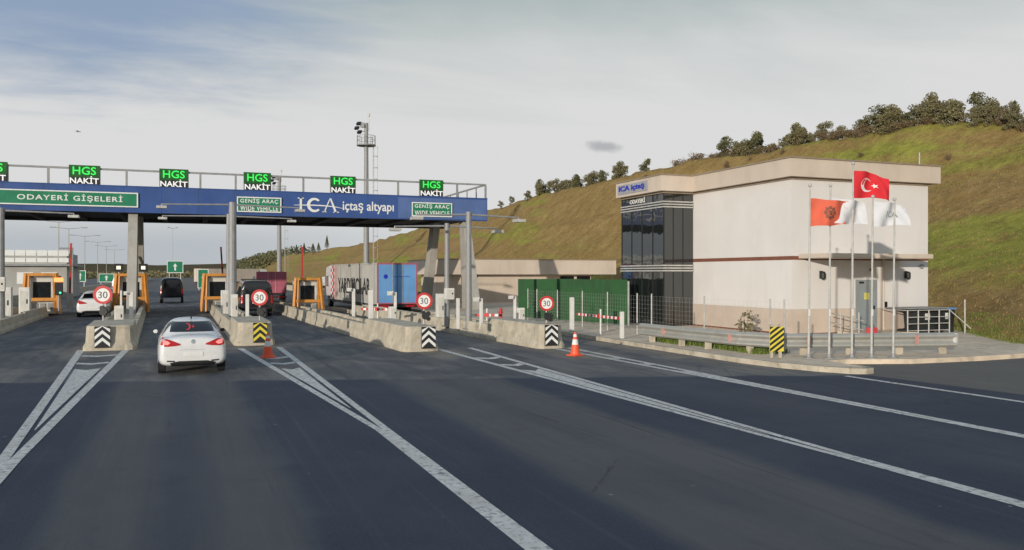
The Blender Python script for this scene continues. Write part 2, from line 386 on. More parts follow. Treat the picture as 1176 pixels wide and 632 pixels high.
def earth_mat(name, browns, greens, scale):
    m = bpy.data.materials.new(name); m.use_nodes = True; n = NT(m.node_tree); b = m.node_tree.nodes['Principled BSDF']
    P = n.node('ShaderNodeNewGeometry').outputs['Position']
    a = n.noise(n.scale(P, (.7, .32, 3.2)), scale, 6, .62, .6); c = n.noise(P, scale * 9, 6, .7); d = n.noise(P, scale * 40, 4, .7)
    br = n.mix(n.step(c, .3, .7), browns[0], browns[1]); gr = n.mix(n.step(c, .3, .7), greens[0], greens[1])
    col = n.mix(n.step(n.m('ADD', a, n.m('MULTIPLY', n.m('SUBTRACT', c, .5), .3)), .485, .64), br, gr)
    col = n.mix(n.step(n.noise(n.scale(P, (.5, .2, 1)), scale * 1.7, 4, .6), .58, .68), col, browns[2])
    col = n.mix(n.m('MULTIPLY', n.step(d, .40, .70), .5), col, n.mix(.6, col, (.02, .018, .008)))
    n.put(b.inputs['Base Color'], col); b.inputs['Roughness'].default_value = .95; b.inputs['Specular IOR Level'].default_value = .1
    bn = n.node('ShaderNodeBump'); bn.inputs['Strength'].default_value = .7; bn.inputs['Distance'].default_value = .2
    n.put(bn.inputs['Height'], n.noise(P, 3.0, 6, .7)); m.node_tree.links.new(bn.outputs[0], b.inputs['Normal'])
    return m
M['asphalt'] = wear_mat(); M['paint'] = paint_mat()
M['hill'] = earth_mat('hill_grass', [(.26, .172, .062), (.38, .258, .105), (.36, .215, .10)], [(.21, .215, .042), (.35, .345, .07)], .06)
M['field'] = earth_mat('field_grass', [(.10, .075, .035), (.15, .11, .05), (.14, .11, .06)], [(.05, .07, .022), (.08, .10, .03)], .02)

g = MB(); g.add([(-6000,-3000,-.3),(6000,-3000,-.3),(6000,9000,-.3),(-6000,9000,-.3)], [(0,1,2,3)]); struct(g.build('ground', M['field']))
g = MB(); g.add([(-30,-40,0),(26.2,-40,0),(26.2,22,0),(15,30,0),(15,76,0),(18,90,0),(18,1500,0),(-44,1500,0),(-44,90,0),(-30,60,0)], [tuple(range(10))])
struct(g.build('road', M['asphalt']))
PZ = .13
pav = [(14.75,90),(14.7,60),(14.62,22.6),(14.66,19.8),(14.85,18.4),(15.22,17.3),(15.62,16.62),(15.95,16.42),(16.22,16.48),(16.32,16.75),(16.35,17.3),
       (16.5,18.35),(17.2,18.45),(19,17.85),(21.5,17.75),(24.0,17.95),(25.6,18.3),(26.4,19.75),(27.0,20.6),(31.6,27.4),(36.5,45),(39,90)]
g = MB(); g.prism(pav, 'z', -.2, PZ); struct(g.build('pavement', M['paving'], bevel=.02))
g = MB(); kp = pav[:11]
for a, b in zip(kp, kp[1:]):
    d = (Vector(b) - Vector(a)); L = d.length; d.normalize(); nrm = Vector((d.y, -d.x)) * -1
    steps = max(1, int(L / 1.0))
    for i in range(steps):
        p = Vector(a) + d * (L * i / steps + .006); q = Vector(a) + d * (L * (i + 1) / steps - .006)
        o = Vector((-d.y, d.x)); o = o if o.x > 0 or abs(o.x) < .2 else -o
        o = Vector((d.y, -d.x)) * -.16
        g.prism([tuple(p - o*.12), tuple(q - o*.12), tuple(q + o), tuple(p + o)], 'z', -.15, PZ + .012)
struct(g.build('kerb', M['concrete']))

# painted markings ---------------------------------------------------------------
def strip(mb, pts, wdt, z=.005):
    for i, (a, b) in enumerate(zip(pts, pts[1:])):
        a = Vector(a); b = Vector(b); d = (b - a).normalized(); o = Vector((-d.y, d.x)) * wdt / 2
        mb.add([(*(a - o), z), (*(b - o), z), (*(b + o), z), (*(a + o), z)], [(0, 1, 2, 3)])
def gore(cx, tip_v, nose_v, hl, hr, tail_v, fill_v, bars, tailw=.2, bw=.18, gap=.08):
    """splitter marking in front of an island: V outline, solid fill, bars, tail line"""
    mb = MB(); z = .005; th = tailw / 2
    T = lambda v: (v - tip_v) / (nose_v - tip_v)
    def outer(v, sd): return cx + sd * (th + ((hl if sd < 0 else hr) - th) * T(v))
    def inner(v, sd): return outer(v, sd) - sd * (th + (bw - th) * T(v))
    N = 10; vs_ = [tip_v + (nose_v - tip_v) * k / N for k in range(N + 1)]
    for sd in (-1, 1):
        for a, b in zip(vs_, vs_[1:]):
            mb.add([(outer(a, sd), a, z), (outer(b, sd), b, z), (inner(b, sd), b, z), (inner(a, sd), a, z)], [(0, 1, 2, 3)])
    mb.add([(cx - th, tip_v, z), (cx + th, tip_v, z), (cx + th, tail_v, z), (cx - th, tail_v, z)], [(0, 1, 2, 3)])
    fe = lambda v, sd: inner(v, sd) - sd * gap
    v0 = tip_v
    while fe(v0, 1) - fe(v0, -1) < .01 and v0 < nose_v: v0 += .05
    if fill_v > v0:
        L = [(fe(v0, -1), v0), (fe(fill_v, -1), fill_v + .1)]; Rr = [(fe(fill_v, 1), fill_v + .1), (fe(v0, 1), v0)]
        mb.add([(*p, z) for p in (L[0], Rr[1], Rr[0], ((L[1][0] + Rr[0][0]) / 2, fill_v - .3), L[1])], [(0, 1, 2, 3, 4)])
    for bv in bars:
        l, r = inner(bv, -1) + .02, inner(bv, 1) - .02; c = (l + r) / 2
        mb.add([(l, bv, z), (c, bv - .3, z), (r, bv, z), (r, bv + .42, z), (c, bv + .12, z), (l, bv + .42, z)], [(0, 1, 4, 5), (1, 2, 3, 4)])
    return struct(mb.build('lane_marking', M['paint'], fix=False))
gore(-2.15, 13.0, 31.0, 1.02, .58, -6, 24.8, [26.2, 28.6], .30, .22, .07)
gore(3.02, 13.4, 29.8, 1.26, .20, -6, 23.0, [24.3, 26.0], .24, .2, .07)
gore(8.5, 9.0, 27.2, .62, .72, -6, 20.4, [21.6, 23.6], .24, .2, .04)
gore(12.1, 10.5, 26.0, .50, .24, -6, 18.8, [20.4, 22.2], .26, .2, .01)
g = MB(); strip(g, [(15.18, 16.3), (15.3, 12.5), (15.45, 4), (15.45, -6)], .17); struct(g.build('edge_line', M['paint'], fix=False))
g = MB()
for x in (-2.2, 3.0, 8.4):
    strip(g, [(x - 2.6, 16 - x*.3), (x - 2.6, 15 - x*.3)], .02)
g = None

# ------------------------------------------------------------------ hill with crest, far ridges
def lerp_tab(t, v):
    if v <= t[0][0]: return t[0][1]
    for (a, b), (c, d) in zip(t, t[1:]):
        if v <= c: return b + (d - b) * (v - a) / (c - a)
    return t[-1][1]
HB = [(-60,25.4),(0,25.4),(20.7,26.2),(28,31.2),(45,36),(90,38.5),(130,36),(200,34),(1500,34)]
HC = [(-60,13.5),(44,14.1),(53,15.0),(71,15.5),(95,16),(139,16.3),(162,15.8),(224,13.8),(315,12.9),(509,13.6),(951,11.8),(1500,10)]
from mathutils import noise as mnoise
def hill_point(v, t):
    b = lerp_tab(HB, v); h = lerp_tab(HC, v); cu = 58 + 1.2 * math.sin(v * .05)
    if t <= 1:
        u = b + (cu - b) * t; prof = t ** 1.08 * (1 - .08 * math.sin(math.pi * t))
        z = h * prof
        # a worn bench across the slope
        z += .35 * math.exp(-((t - .62) / .05) ** 2)
    else:
        u = cu + (t - 1) * 120; z = h - (t - 1) * 7
    k = min(1, max(0, t * 5))
    z += k * (.55 * mnoise.noise(Vector((u * .12, v * .1, 0))) + .22 * mnoise.noise(Vector((u * .5, v * .45, 3))) + .08 * mnoise.noise(Vector((u*1.7, v*1.6, 5))))
    return (u, v, max(z, -.35) if t > 0 else -.35)
vv = []; v = -60.0
while v < 1500: vv.append(v); v += .7 if v < 130 else (2.5 if v < 300 else 14)
tt = [0] + [i / 44 for i in range(1, 45)] + [1.03, 1.07, 1.12, 1.2, 1.35, 1.6, 2.2]
g = MB(); g.add([hill_point(v, t) for v in vv for t in tt],
                [(i*len(tt)+j, i*len(tt)+j+1, (i+1)*len(tt)+j+1, (i+1)*len(tt)+j) for i in range(len(vv)-1) for j in range(len(tt)-1)])
hill = struct(g.build('hill', M['hill'], smooth=True))
for nm, (yv, h, a, b) in {'far_hill': (1900, 24, -2200, 900), 'far_ridge': (3600, 60, -3600, 2600)}.items():
    xs = [a + (b - a) * i / 60 for i in range(61)]
    g = MB(); vs = []
    for x in xs:
        e = max(0, 1 - ((x - (a + b)/2) / ((b - a)/2)) ** 2) ** .5
        hh = h * e * (.65 + .5 * mnoise.noise(Vector((x * .0022, yv, 0))) + .12 * mnoise.noise(Vector((x * .02, yv, 0))))
        vs += [(x, yv - 350, -.4), (x, yv, max(hh, -.3)), (x, yv + 400, -.4)]
    g.add(vs, [(3*i+k, 3*i+k+3, 3*i+k+4, 3*i+k+1) for i in range(60) for k in range(2)])
    struct(g.build(nm, M['field'], smooth=True))

# ------------------------------------------------------------------ toll gantry
def build_gantry():
    root = thing('toll_gantry', 'long blue toll plaza gantry beam on grey pillars spanning all the lanes', 'toll gantry', (0, 55.5, 0))
    L, Rr = -27.0, 19.9
    b = MB(); b.box(L, Rr, 0, .35, 6.2, 7.75); x = Rr - 2.1; b.mat(1)
    while x > L + 1:
        if not 13.5 < x < 19.9: b.box(x - .008, x + .008, -.003, -.0005, 6.21, 7.74)
        x -= 2.1
    b.build('beam', [M['blue'], M['soffit']], root)
    b = MB(); b.box(13.55, 19.86, -.02, -.002, 6.28, 7.66); b.build('fascia_panel', M['pale_blue'], root)
    b = MB(); b.box(L, Rr, .352, 10.4, 6.45, 7.6); b.box(L, Rr, 10.402, 10.7, 6.2, 7.75)
    for x in [L + 2.6*i for i in range(1, 18)]: b.box(x - .15, x + .15, .354, 10.3, 6.22, 6.448)
    b.build('deck', M['soffit'], root)
    b = MB(); b.box(L, Rr + .02, -.03, .38, 7.752, 7.80); b.build('coping', M['blue'], root)
    for x in (-24.0, -2.7, 18.5):
        # front leg leans toward the traffic, back leg leans away
        b = MB(); b.prism([(.5, 6.448), (1.25, 6.448), (.55, 0), (-2.0, 0)], 'x', x - .26, x + .26); b.build('pillar', M['pillar'], root)
        b = MB(); b.prism([(7.6, 6.448), (8.7, 6.448), (11.6, 0), (10.2, 0)], 'x', x - .26, x + .26); b.build('pillar', M['pillar'], root)
    # railing round the top
    b = MB(); zt = 8.75
    b.bar((L, .2, zt), (Rr - .06, .2, zt), .11); b.bar((Rr - .06, .2, zt), (Rr - .06, 10.5, zt), .1); b.bar((L, 10.5, zt), (Rr - .06, 10.5, zt), .07)
    x = Rr - .06
    while x > L: b.bar((x, .2, 7.8), (x, .2, zt - .056), .12); x -= 2.08
    x = Rr - .06
    while x > L: b.bar((x, 10.5, 7.75), (x, 10.5, zt - .036), .07); x -= 2.08
    for y in (2.2, 4.3, 6.4, 8.5): b.bar((Rr - .06, y, 7.6), (Rr - .06, y, zt - .036), .07)
    b.build('railing', M['dull_steel'], root)
    # lettering on the beam
    b = MB(); z0, z1 = 6.52, 7.42
    b.box(7.10, 7.24, -.03, -.004, z0, z1); b.box(6.98, 7.36, -.03, -.004, z0, z0 + .06); b.box(6.98, 7.36, -.03, -.004, z1 - .06, z1)   # I
    n = 22; cxx, czz = 8.02, (z0 + z1) / 2; vs = []
    for i in range(n + 1):
        t = R(42) + (2*math.pi - R(84)) * i / n; th = .055 + .05 * abs(math.sin((t - R(0)) / 2))
        for rr in (.50, .50 - 2*th):
            vs.append((cxx + rr * math.cos(t) * .92, czz + (rr if rr == .5 else rr + .02) * math.sin(t) * .93))
    f = [(x, -.03, z) for x, z in vs] + [(x, -.004, z) for x, z in vs]; k = len(vs)
    b.add(f, [(2*i, 2*i+1, 2*i+3, 2*i+2) for i in range(n)] + [(2*i, 2*i+2, k+2*i+2, k+2*i) for i in range(n)] + [(2*i+1, k+2*i+1, k+2*i+3, 2*i+3) for i in range(n)])  # C
    def slab(p): b.prism(p, 'y', -.03, -.004)
    slab([(8.62, z0), (8.70, z0), (9.06, z1), (9.0, z1)]); slab([(9.0, z1 + .02), (9.1, z1 + .02), (9.48, z0), (9.33, z0)])
    slab([(8.54, z0 - .005), (8.80, z0 - .005), (8.80, z0 + .05), (8.54, z0 + .05)]); slab([(9.24, z0 - .005), (9.60, z0 - .005), (9.60, z0 + .05), (9.24, z0 + .05)])
    b.build('lettering', M['sign_white'], root)
    b = MB(); sw = []
    for i in range(19):
        t = i / 18; x = 6.72 + 3.3 * t; z = 6.93 + .03 * math.sin(math.pi * t) - .17 * t ** 4; th = .012 + .026 * math.sin(math.pi * min(1, t * 1.05)); sw.append((x, z, th))
    pts = [(x, z + th) for x, z, th in sw] + [(x, z - th) for x, z, th in reversed(sw)]
    m_ = len(sw)
    b.add([(x, -.036, z) for x, z in pts] + [(x, -.031, z) for x, z in pts],
          [(i, i+1, 2*m_-2-i, 2*m_-1-i) for i in range(m_-1)] + [(i, i+1, 2*m_+i+1, 2*m_+i) for i in range(2*m_-1)])
    b.build('swoosh', M['sign_white'], root)
    b = letter(MB(), 'içtaş altyapı', 9.85, 13.25, 6.50, 7.30, -.004, .012, .02); b.build('lettering', M['sign_white'], root)
    return root
gantry = build_gantry()

def green_sign(label, x0, x1, z0, z1, lines, y=55.46):
    root = thing('overhead_sign', label, 'sign', (0, y, 0))
    b = MB(); b.box(x0, x1, -.05, 0.035, z0, z1); b.build('panel', M['sign_green'], root)
    b = MB(); e = .07
    for q in ((x0, x1, z0, z0+e), (x0, x1, z1-e, z1), (x0, x0+e, z0+e, z1-e), (x1-e, x1, z0+e, z1-e)): b.box(q[0], q[1], -.065, -.052, q[2], q[3])
    b.build('border', M['sign_white'], root)
    b = MB()
    for t, a, c, d, e_ in lines: letter(MB(), t, a, c, d, e_, -.052, .016, .014, 1.15).build('lettering', M['sign_white'], root)
    return root
green_sign('long green ODAYERİ GİŞELERİ sign on the blue gantry beam', -10.0, -2.4, 6.50, 7.38, [('ODAYERİ GİŞELERİ', -8.75, -3.25, 6.72, 7.20)])
green_sign('green GENİŞ ARAÇ WIDE VEHICLE sign on the beam left of the ICA lettering', 3.25, 5.95, 6.40, 7.36, [('GENİŞ ARAÇ', 3.45, 5.75, 6.92, 7.30), ('WIDE VEHICLE', 3.45, 5.75, 6.49, 6.80)])
green_sign('green GENİŞ ARAÇ WIDE VEHICLE sign on the pale right end of the beam', 14.46, 17.3, 6.40, 7.36, [('GENİŞ ARAÇ', 14.66, 17.1, 6.92, 7.30), ('WIDE VEHICLE', 14.66, 17.1, 6.49, 6.80)], 55.44)

def hgs(x, label):
    root = thing('led_sign', label, 'led sign', (x, 55.55, 7.8), 0, 'HGS NAKİT boards on the gantry')
    b = MB(); b.box(-.82, .82, 0, .16, .42, 1.12); b.build('green_panel', M['led_back'], root)
    b = MB(); b.box(-.80, .80, .01, .16, .02, .415); b.build('dark_panel', M['black'], root)
    b = MB()
    for q in ((-.84, -.80), (.80, .84)): MB().box(q[0], q[1], .165, .22, 0, 1.14).build('bracket', M['steel'], root)
    b = MB(); b.mat(0); letter(b, 'HGS', -.62, .62, .56, 1.03, -.002, .012, .012)
    b.build('lettering', M['led_green'], root)
    b = letter(MB(), 'NAKİT', -.77, .77, .04, .49, .008, .02, .012); b.build('lettering', M['led_white'], root)
    return root
h0 = hgs(-5.3, 'green and white HGS NAKİT board above the ODAYERİ GİŞELERİ sign')
for x, l in ((-10.1, 'green and white HGS NAKİT board cut by the left edge of the view'),
             (-.4, 'green and white HGS NAKİT board on bare blue beam between two green signs'),
             (4.5, 'green and white HGS NAKİT board above the left GENİŞ ARAÇ sign'),
             (9.9, 'green and white HGS NAKİT board above the white içtaş altyapı lettering'),
             (15.9, 'green and white HGS NAKİT board above the right GENİŞ ARAÇ sign')):
    dup(h0, l, (x, 55.55, 7.8))

# ------------------------------------------------------------------ toll islands with concrete barriers
def island(label, xl, xr, v0, nose_len, back, drift, cuts, chev, chev_lab, plate_dx=0.0, right_too=True):
    """nose block with a New Jersey foot, then barrier lengths along both sides of a raised platform"""
    w_ = xr - xl; root = thing('toll_island', label, 'traffic island', ((xl + xr)/2, v0, 0), math.atan(drift))
    h = w_ / 2
    # nose: rounded front in plan, flared foot
    def ring(off, z):
        a = h + off; pts = []
        for i in range(9):
            t = math.pi + math.pi * i / 8; c, s_ = math.cos(t), math.sin(t)
            ex = lambda q: math.copysign(abs(q) ** .45, q)
            pts.append((a * ex(c), .42 + (.42 + off) * ex(s_), z))
        return pts + [(a, nose_len, z), (-a, nose_len, z)]
    rings = [ring(.08, 0), ring(.075, .12), ring(.0, .26), ring(-.03, .78), ring(-.06, .81)]
    n = len(rings[0]); b = MB()
    b.add([p for r in rings for p in r], [(k*n+i, k*n+(i+1) % n, (k+1)*n+(i+1) % n, (k+1)*n+i) for k in range(4) for i in range(n)] + [tuple(range(n))[::-1], tuple(range(4*n, 5*n))])
    b.build('nose_block', M['concrete'], root)
    prof = [(-.07, 0), (-.065, .12), (.0, .24), (.03, .58), (.22, .58), (.26, .3), (.26, 0)]
    ys = nose_len + .03
    for i, L in enumerate(cuts):
        for sd in ((-1, 1) if right_too else (-1,)):
            b = MB(); pr = [(sd * -1 * p[0] * -1 if False else (sd * (h - p[0])), p[1] + rng.uniform(-.008, .008) * (p[1] > .5)) for p in prof]
            dz = rng.uniform(-.03, .03)
            b.prism([(p[0], p[1] + (dz if p[1] > .5 else 0)) for p in pr], 'y', ys, ys + L - .03); b.build('barrier_segment', M['concrete'], root)
        ys += L
    b = MB(); b.box(-h + .265, h - .265, nose_len + .01, back - v0, 0, .2); b.build('platform', M['paving'], root)
    # chevron plate on the nose
    ch = thing('chevron_board', chev_lab, 'chevron sign', ((xl + xr)/2 + plate_dx, v0 - .10, 0), 0, 'chevron boards on the island noses')
    b = MB(); b.box(-.235, .235, -.02, .02, .10, .80); b.build('panel', M['black'], ch)
    b = MB()
    for k in range(3):
        z = .13 + k * .235
        pl = [(-.228, z), (0, z + .20), (.228, z), (.228, z + .11), (0, z + .315), (-.228, z + .11)]
        pl = [(x, min(q, .815)) for x, q in pl]
        b.add([(x, -.026, q) for x, q in pl] + [(x, -.021, q) for x, q in pl], [(0, 1, 4, 5), (1, 2, 3, 4), (0, 6, 7, 1), (1, 7, 8, 2), (5, 4, 10, 11), (4, 3, 9, 10)])
    b.build('chevron', M[chev], ch)
    return root
island('concrete toll island left of the white sedan with its nose half in shadow', -2.92, -1.45, 30.6, 4.0, 62, .024, [5, 5, 5, 4, 4], 'sign_white', 'black and white chevron board on the island nose left of the white sedan', -.2)
island('concrete toll island right of the white sedan with a yellow chevron board', 1.8, 3.05, 30.9, 4.5, 62, .0, [5, 5, 5, 4, 4], 'yellow', 'yellow and black chevron board behind the traffic cone', .16)
island('long sunlit concrete toll island beside the orange booth, joints cracked between its barrier lengths', 6.7, 7.8, 26.5, 5.5, 62, .035, [3.5, 4, 5, 5, 4, 4, 3], 'sign_white', 'black and white chevron board on the island nose in front of the trailer lane', .20)
island('concrete toll island nearest the green hoarding', 11.2, 12.1, 26.0, 4.6, 60, .05, [4, 4, 4, 5, 5], 'sign_white', 'black and white chevron board on the island nose in front of the green hoarding', -.08)
island('concrete toll island at the left edge with its side in shade', -8.5, -6.75, 29.0, 4.0, 62, .024, [5, 5, 5, 5, 4], 'sign_white', 'black and white chevron board on the leftmost island nose')

def speed_sign(x, y, zb, label, tilt=0.0):
    r = thing('speed_limit_sign', label, 'road sign', (x, y, zb), R(-12), '30 speed limit signs on the island noses')
    zc = 1.81 - zb
    b = MB(); b.tube((0, 0, 0), (0, 0, zc + .2), .03); b.build('post', M['steel'], r)
    b = MB(); b.disc((0, zc), .29, -.055, -.035, 32); b.build('panel', M['sign_white'], r)
    b = MB(); b.disc((0, zc), .305, -.065, -.033, 32, .222); b.build('red_ring', M['red'], r)
    b = letter(MB(), '30', -.145, .145, zc - .115, zc + .115, -.056, .0, .008); b.build('numerals', mat('numeral_grey', (.10, .10, .11), .6), r)
    # dark flashing beacon cluster under the disc
    b = MB()
    b.tube((.04, -.16, zc - .56), (.04, .03, zc - .56), .13, .13, 14); b.tube((.15, -.13, zc - .47), (.15, .03, zc - .47), .09, .09, 12); b.tube((.16, -.12, zc - .66), (.16, .03, zc - .66), .08, .08, 12)
    b.tube((-.02, -.12, zc - .43), (-.02, .03, zc - .43), .07, .07, 12)
    b.build('beacon', M['black'], r)
    return r
sp = speed_sign(-2.42, 31.3, .95, 'red ringed 30 sign overlapping the far white car')
dup(sp, 'red ringed 30 sign in front of the tall black van', (2.62, 31.4, .85), None, .95)
dup(sp, 'red ringed 30 sign beside the blue rear doors of the trailer', (7.52, 27.2, .84), None, .9)
dup(sp, 'red ringed 30 sign in front of the green hoarding', (11.74, 26.7, .76), None, .85)

# ------------------------------------------------------------------ booths
def booth():
    r = thing('toll_booth', '', 'toll booth', (0, 0, .28), 0, 'toll booths with orange guard frames')
    b = MB(); b.box(-.62, .62, .35, 3.2, 0, .85); b.box(-.62, .62, .35, 3.2, 1.9, 2.15)
    for x in (-.62, .48): b.box(x, x + .14, .35, .5, .852, 1.898); b.box(x, x + .14, 3.05, 3.2, .852, 1.898)
    b.build('cabin', M['booth_white'], r)
    b = MB(); b.box(-.478, .478, .38, .42, .853, 1.897); b.box(-.60, -.57, .502, 3.04, .853, 1.897); b.box(.57, .60, .502, 3.04, .853, 1.897); b.build('window', M['glass'], r)
    b = MB(); b.box(-.68, .68, .25, 3.3, 2.152, 2.26); b.build('roof', M['dull_steel'], r)
    b = MB()
    for sd in (-1, 1):
        b.bar((sd * .98, -.15, 0), (sd * .80, .1, 2.42), .17, .17)
        b.bar((sd * .72, -.05, 0), (sd * .66, .1, 2.30), .11, .11)
    b.bar((-.80, .1, 2.34), (.80, .1, 2.34), .17, .17); b.bar((-.90, -.02, .86), (.90, -.02, .86), .15, .19)
    b.build('guard_frame', M['orange'], r)
    b = MB()
    for x in (-.5, -.1, .3): b.box(x, x + .28, .3, .345, .25, .62)
    b.build('vent_panel', M['dull_steel'], r)
    return r
b0 = booth(); b0.location = (-2.9, 57.5, .12); b0['label'] = 'orange framed toll booth behind the grey gantry pillar with lane lights on top'
dup(b0, 'orange framed toll booth at the far left beside white cabinets', (-7.75, 57.0, .14))
dup(b0, 'orange framed toll booth between the dark pickup and the twin lamp poles', (2.2, 57.5, .12))
dup(b0, 'orange framed toll booth beside the parked trailer truck, nearest the hill', (7.2, 52.3, .1)).scale = (.9, .95, .9)
for x, l in ((-3.6, 'small lane light box on the left of the booth roof'), (-2.2, 'small lane light box on the right of the booth roof')):
    r = thing('lane_light', l, 'lane light', (x, 57.6, 2.53), 0, 'lane lights over the booth')
    b = MB(); b.box(-.26, .26, 0, .2, .12, .62); b.build('housing', M['black'], r)
    b = MB(); b.box(-.12, .12, -.012, -.001, .27, .48); b.build('lamp', M['lamp_white'], r)
    b = MB(); b.tube((0, .1, -.16), (0, .1, .118), .03); b.build('post', M['steel'], r)

# raised boom gates (striped poles standing up beside the booths)
def raised_boom(x, y, h, lean, label, cm):
    r = thing('boom_gate', label, 'boom gate', (x, y, .28), 0, 'raised booms at the booths')
    b = MB(); b.box(-.18, .18, -.18, .18, 0, 1.0); b.build('housing', M['white'], r, bevel=.02)
    n = 7; d = (h - 1.0) / n
    b = MB()
    for i in range(n): b.mat(i % 2).bar((lean * i * d, 0, .9 + i * d), (lean * (i + 1) * d, 0, .9 + (i + 1) * d), .11)
    b.build('boom', [M['red'], cm], r)
    return r
raised_boom(-6.6, 60.5, 4.3, .02, 'dark red raised boom beside the left booth', M['stripe'])
raised_boom(2.75, 61.5, 4.2, -.06, 'dark raised boom leaning left above the booth near the lamp poles', M['stripe'])
raised_boom(8.1, 62, 4.3, .0, 'bright red raised boom behind the booth beside the trailer', M['red'])

# ------------------------------------------------------------------ poles with two arms carrying cameras
def twin_pole(x, y, h, arm, rad, label, droop=.06):
    r = thing('camera_pole', label, 'pole', (x, y, .25), 0, 'grey poles with two long arms')
    b = MB(); b.tube((0, 0, 0), (0, 0, h), rad, rad * .85, 12); b.build('post', M['dull_steel'], r, smooth=False)
    b = MB(); b.box(-.2, .2, -.2, .2, 0, .03); b.build('base_plate', M['dull_steel'], r)
    for sd in (-1, 1):
        b = MB(); b.tube((sd * rad, 0, h - .12), (sd * arm, 0, h - .12 - droop), .045, .03, 8); b.build('arm', M['dull_steel'], r)
        b = MB(); b.box(sd * arm - .22, sd * arm + .22, -.28, .16, h - .32 - droop, h - .2 - droop); b.tube((sd * arm, 0, h - .2 - droop), (sd * arm, 0, h - .1 - droop), .02)
        b.build('camera', M['steel'], r, bevel=.02)
    return r
twin_pole(2.27, 42, 5.65, 3.1, .20, 'thick grey pole with two arms crossing the left GENİŞ ARAÇ sign')
twin_pole(2.4, 48, 5.5, 3.3, .14, 'thinner grey pole just left of the thick twin armed pole')
twin_pole(10.95, 32.8, 4.8, 2.2, .13, 'grey twin armed pole in front of the wedge shaped gantry pillar')
twin_pole(10.7, 35, 4.45, 2.3, .12, 'grey twin armed pole with a white box, between the two right pillars')
twin_pole(-7.45, 43.2, 5.2, 2.9, .17, 'grey twin armed pole at the left edge with a white box')

def wall_box(x, y, z, w_, d, h, label, name='control_box', cat='control box', group='white control boxes'):
    r = thing(name, label, cat, (x, y, z), 0, group)
    b = MB(); b.box(-w_/2, w_/2, 0, d, 0, h); b.build('case', M['white'], r, bevel=.012)
    b = MB(); b.box(-w_*.36, w_*.36, -.008, -.001, h*.12, h*.88); b.build('door', M['booth_white'], r)
    b = MB(); b.box(w_*.2, w_*.3, -.03, -.009, h*.45, h*.6); b.build('handle', M['black'], r)
    return r
wall_box(10.72, 34.62, 1.42, .40, .25, .48, 'white control box on the pole between the two right pillars')
wall_box(-7.45, 42.75, 1.75, .46, .25, .62, 'white control box on the pole at the left edge')

def bollard(x, y, h, label, wd=.18, cam_top=True, zb=.2):
    wd *= .82
    r = thing('reader_post', label, 'reader post', (x, y, zb), 0, 'white reader posts on the islands')
    b = MB(); b.box(-wd/2, wd/2, -wd/2, wd/2, 0, h); b.build('post', M['white'], r, bevel=.012)
    b = MB(); b.box(-wd*.7, wd*.7, -wd*.7, wd*.7, 0, .03); b.build('base_plate', M['dull_steel'], r)
    if cam_top:
        b = MB(); b.box(-.30, -.10, -.12, .1, h - .12, h + .04); b.tube((-.2, -.2, h - .04), (-.2, -.121, h - .04), .05); b.build('camera', M['white'], r)
    return r
bollard(7.5, 39.4, 1.62, 'white reader post in front of the grey trailer curtain, left one', .17)
bollard(8.0 - .05, 37.7, 1.58, 'white reader post in front of the trailer corner', .24, False)
bollard(7.75, 32.2, 1.6, 'slim white reader post in front of the blue trailer doors', .13)
bollard(10.75, 33.6, 1.3, 'white reader post just left of the pole at the wedge pillar', .16, False)
bollard(11.0, 31.4, 1.35, 'white reader post with camera right of the wedge pillar', .15)
bollard(2.7, 38.6, 1.42, 'white reader post left of the black van', .18, False)
bollard(-2.4, 40, 1.6, 'slim white reader post left of the gantry pillar behind the 30 sign', .1, False)
bollard(-2.0, 40, 1.52, 'white reader post with camera in front of the gantry pillar', .2)
bollard(14.95, 31.4, 1.42, 'white post standing on the kerb before the green hoarding', .19, False, PZ)
bollard(15.0, 37.9, 1.3, 'slim white camera post on the pavement left of the hoarding corner', .15, True, PZ)
bollard(15.02, 27.3, 1.0, 'low white post at the right end of the striped boom', .16, False, PZ)
wall_box(2.0, 43.6, .26, .36, .4, 1.45, 'tall white cabinet left of the thick twin armed pole', 'equipment_cabinet', 'cabinet', 'white equipment cabinets')
wall_box(2.32, 41.3, .26, .3, .35, 1.3, 'white cabinet at the foot of the thick twin armed pole', 'equipment_cabinet', 'cabinet', 'white equipment cabinets')
wall_box(11.1 - .1, 36.9, .26, .32, .35, 1.35, 'white cabinet beside the 30 sign near the trailer doors', 'equipment_cabinet', 'cabinet', 'white equipment cabinets')
wall_box(7.6, 31.9, .75, .26, .3, .5, 'small white cabinet below the blue trailer doors', 'equipment_cabinet', 'cabinet', 'white equipment cabinets')
wall_box(15.25, 37.6, PZ, .3, .3, .75, 'small white cabinet at the foot of the pavement camera post', 'equipment_cabinet', 'cabinet', 'white equipment cabinets')
wall_box(-2.45, 39.4, .26, .36, .3, .9, 'small white cabinet behind the left island nose', 'equipment_cabinet', 'cabinet', 'white equipment cabinets')
wall_box(-8.05, 47.6, .26, .55, .5, 1.6, 'tall white cabinet nearest the left edge of the view', 'equipment_cabinet', 'cabinet', 'white equipment cabinets')
wall_box(-7.65, 50.5, .26, .5, .5, 1.55, 'tall white cabinet just left of the leftmost booth', 'equipment_cabinet', 'cabinet', 'white equipment cabinets')
def drum(x, y, label):
    o = MB().lathe([(.13, 0), (.15, .02), (.15, .3), (.12, .34), (.05, .36)], 14).build('bin', M['fascia'], None, loc=(x, y, .75)); return o

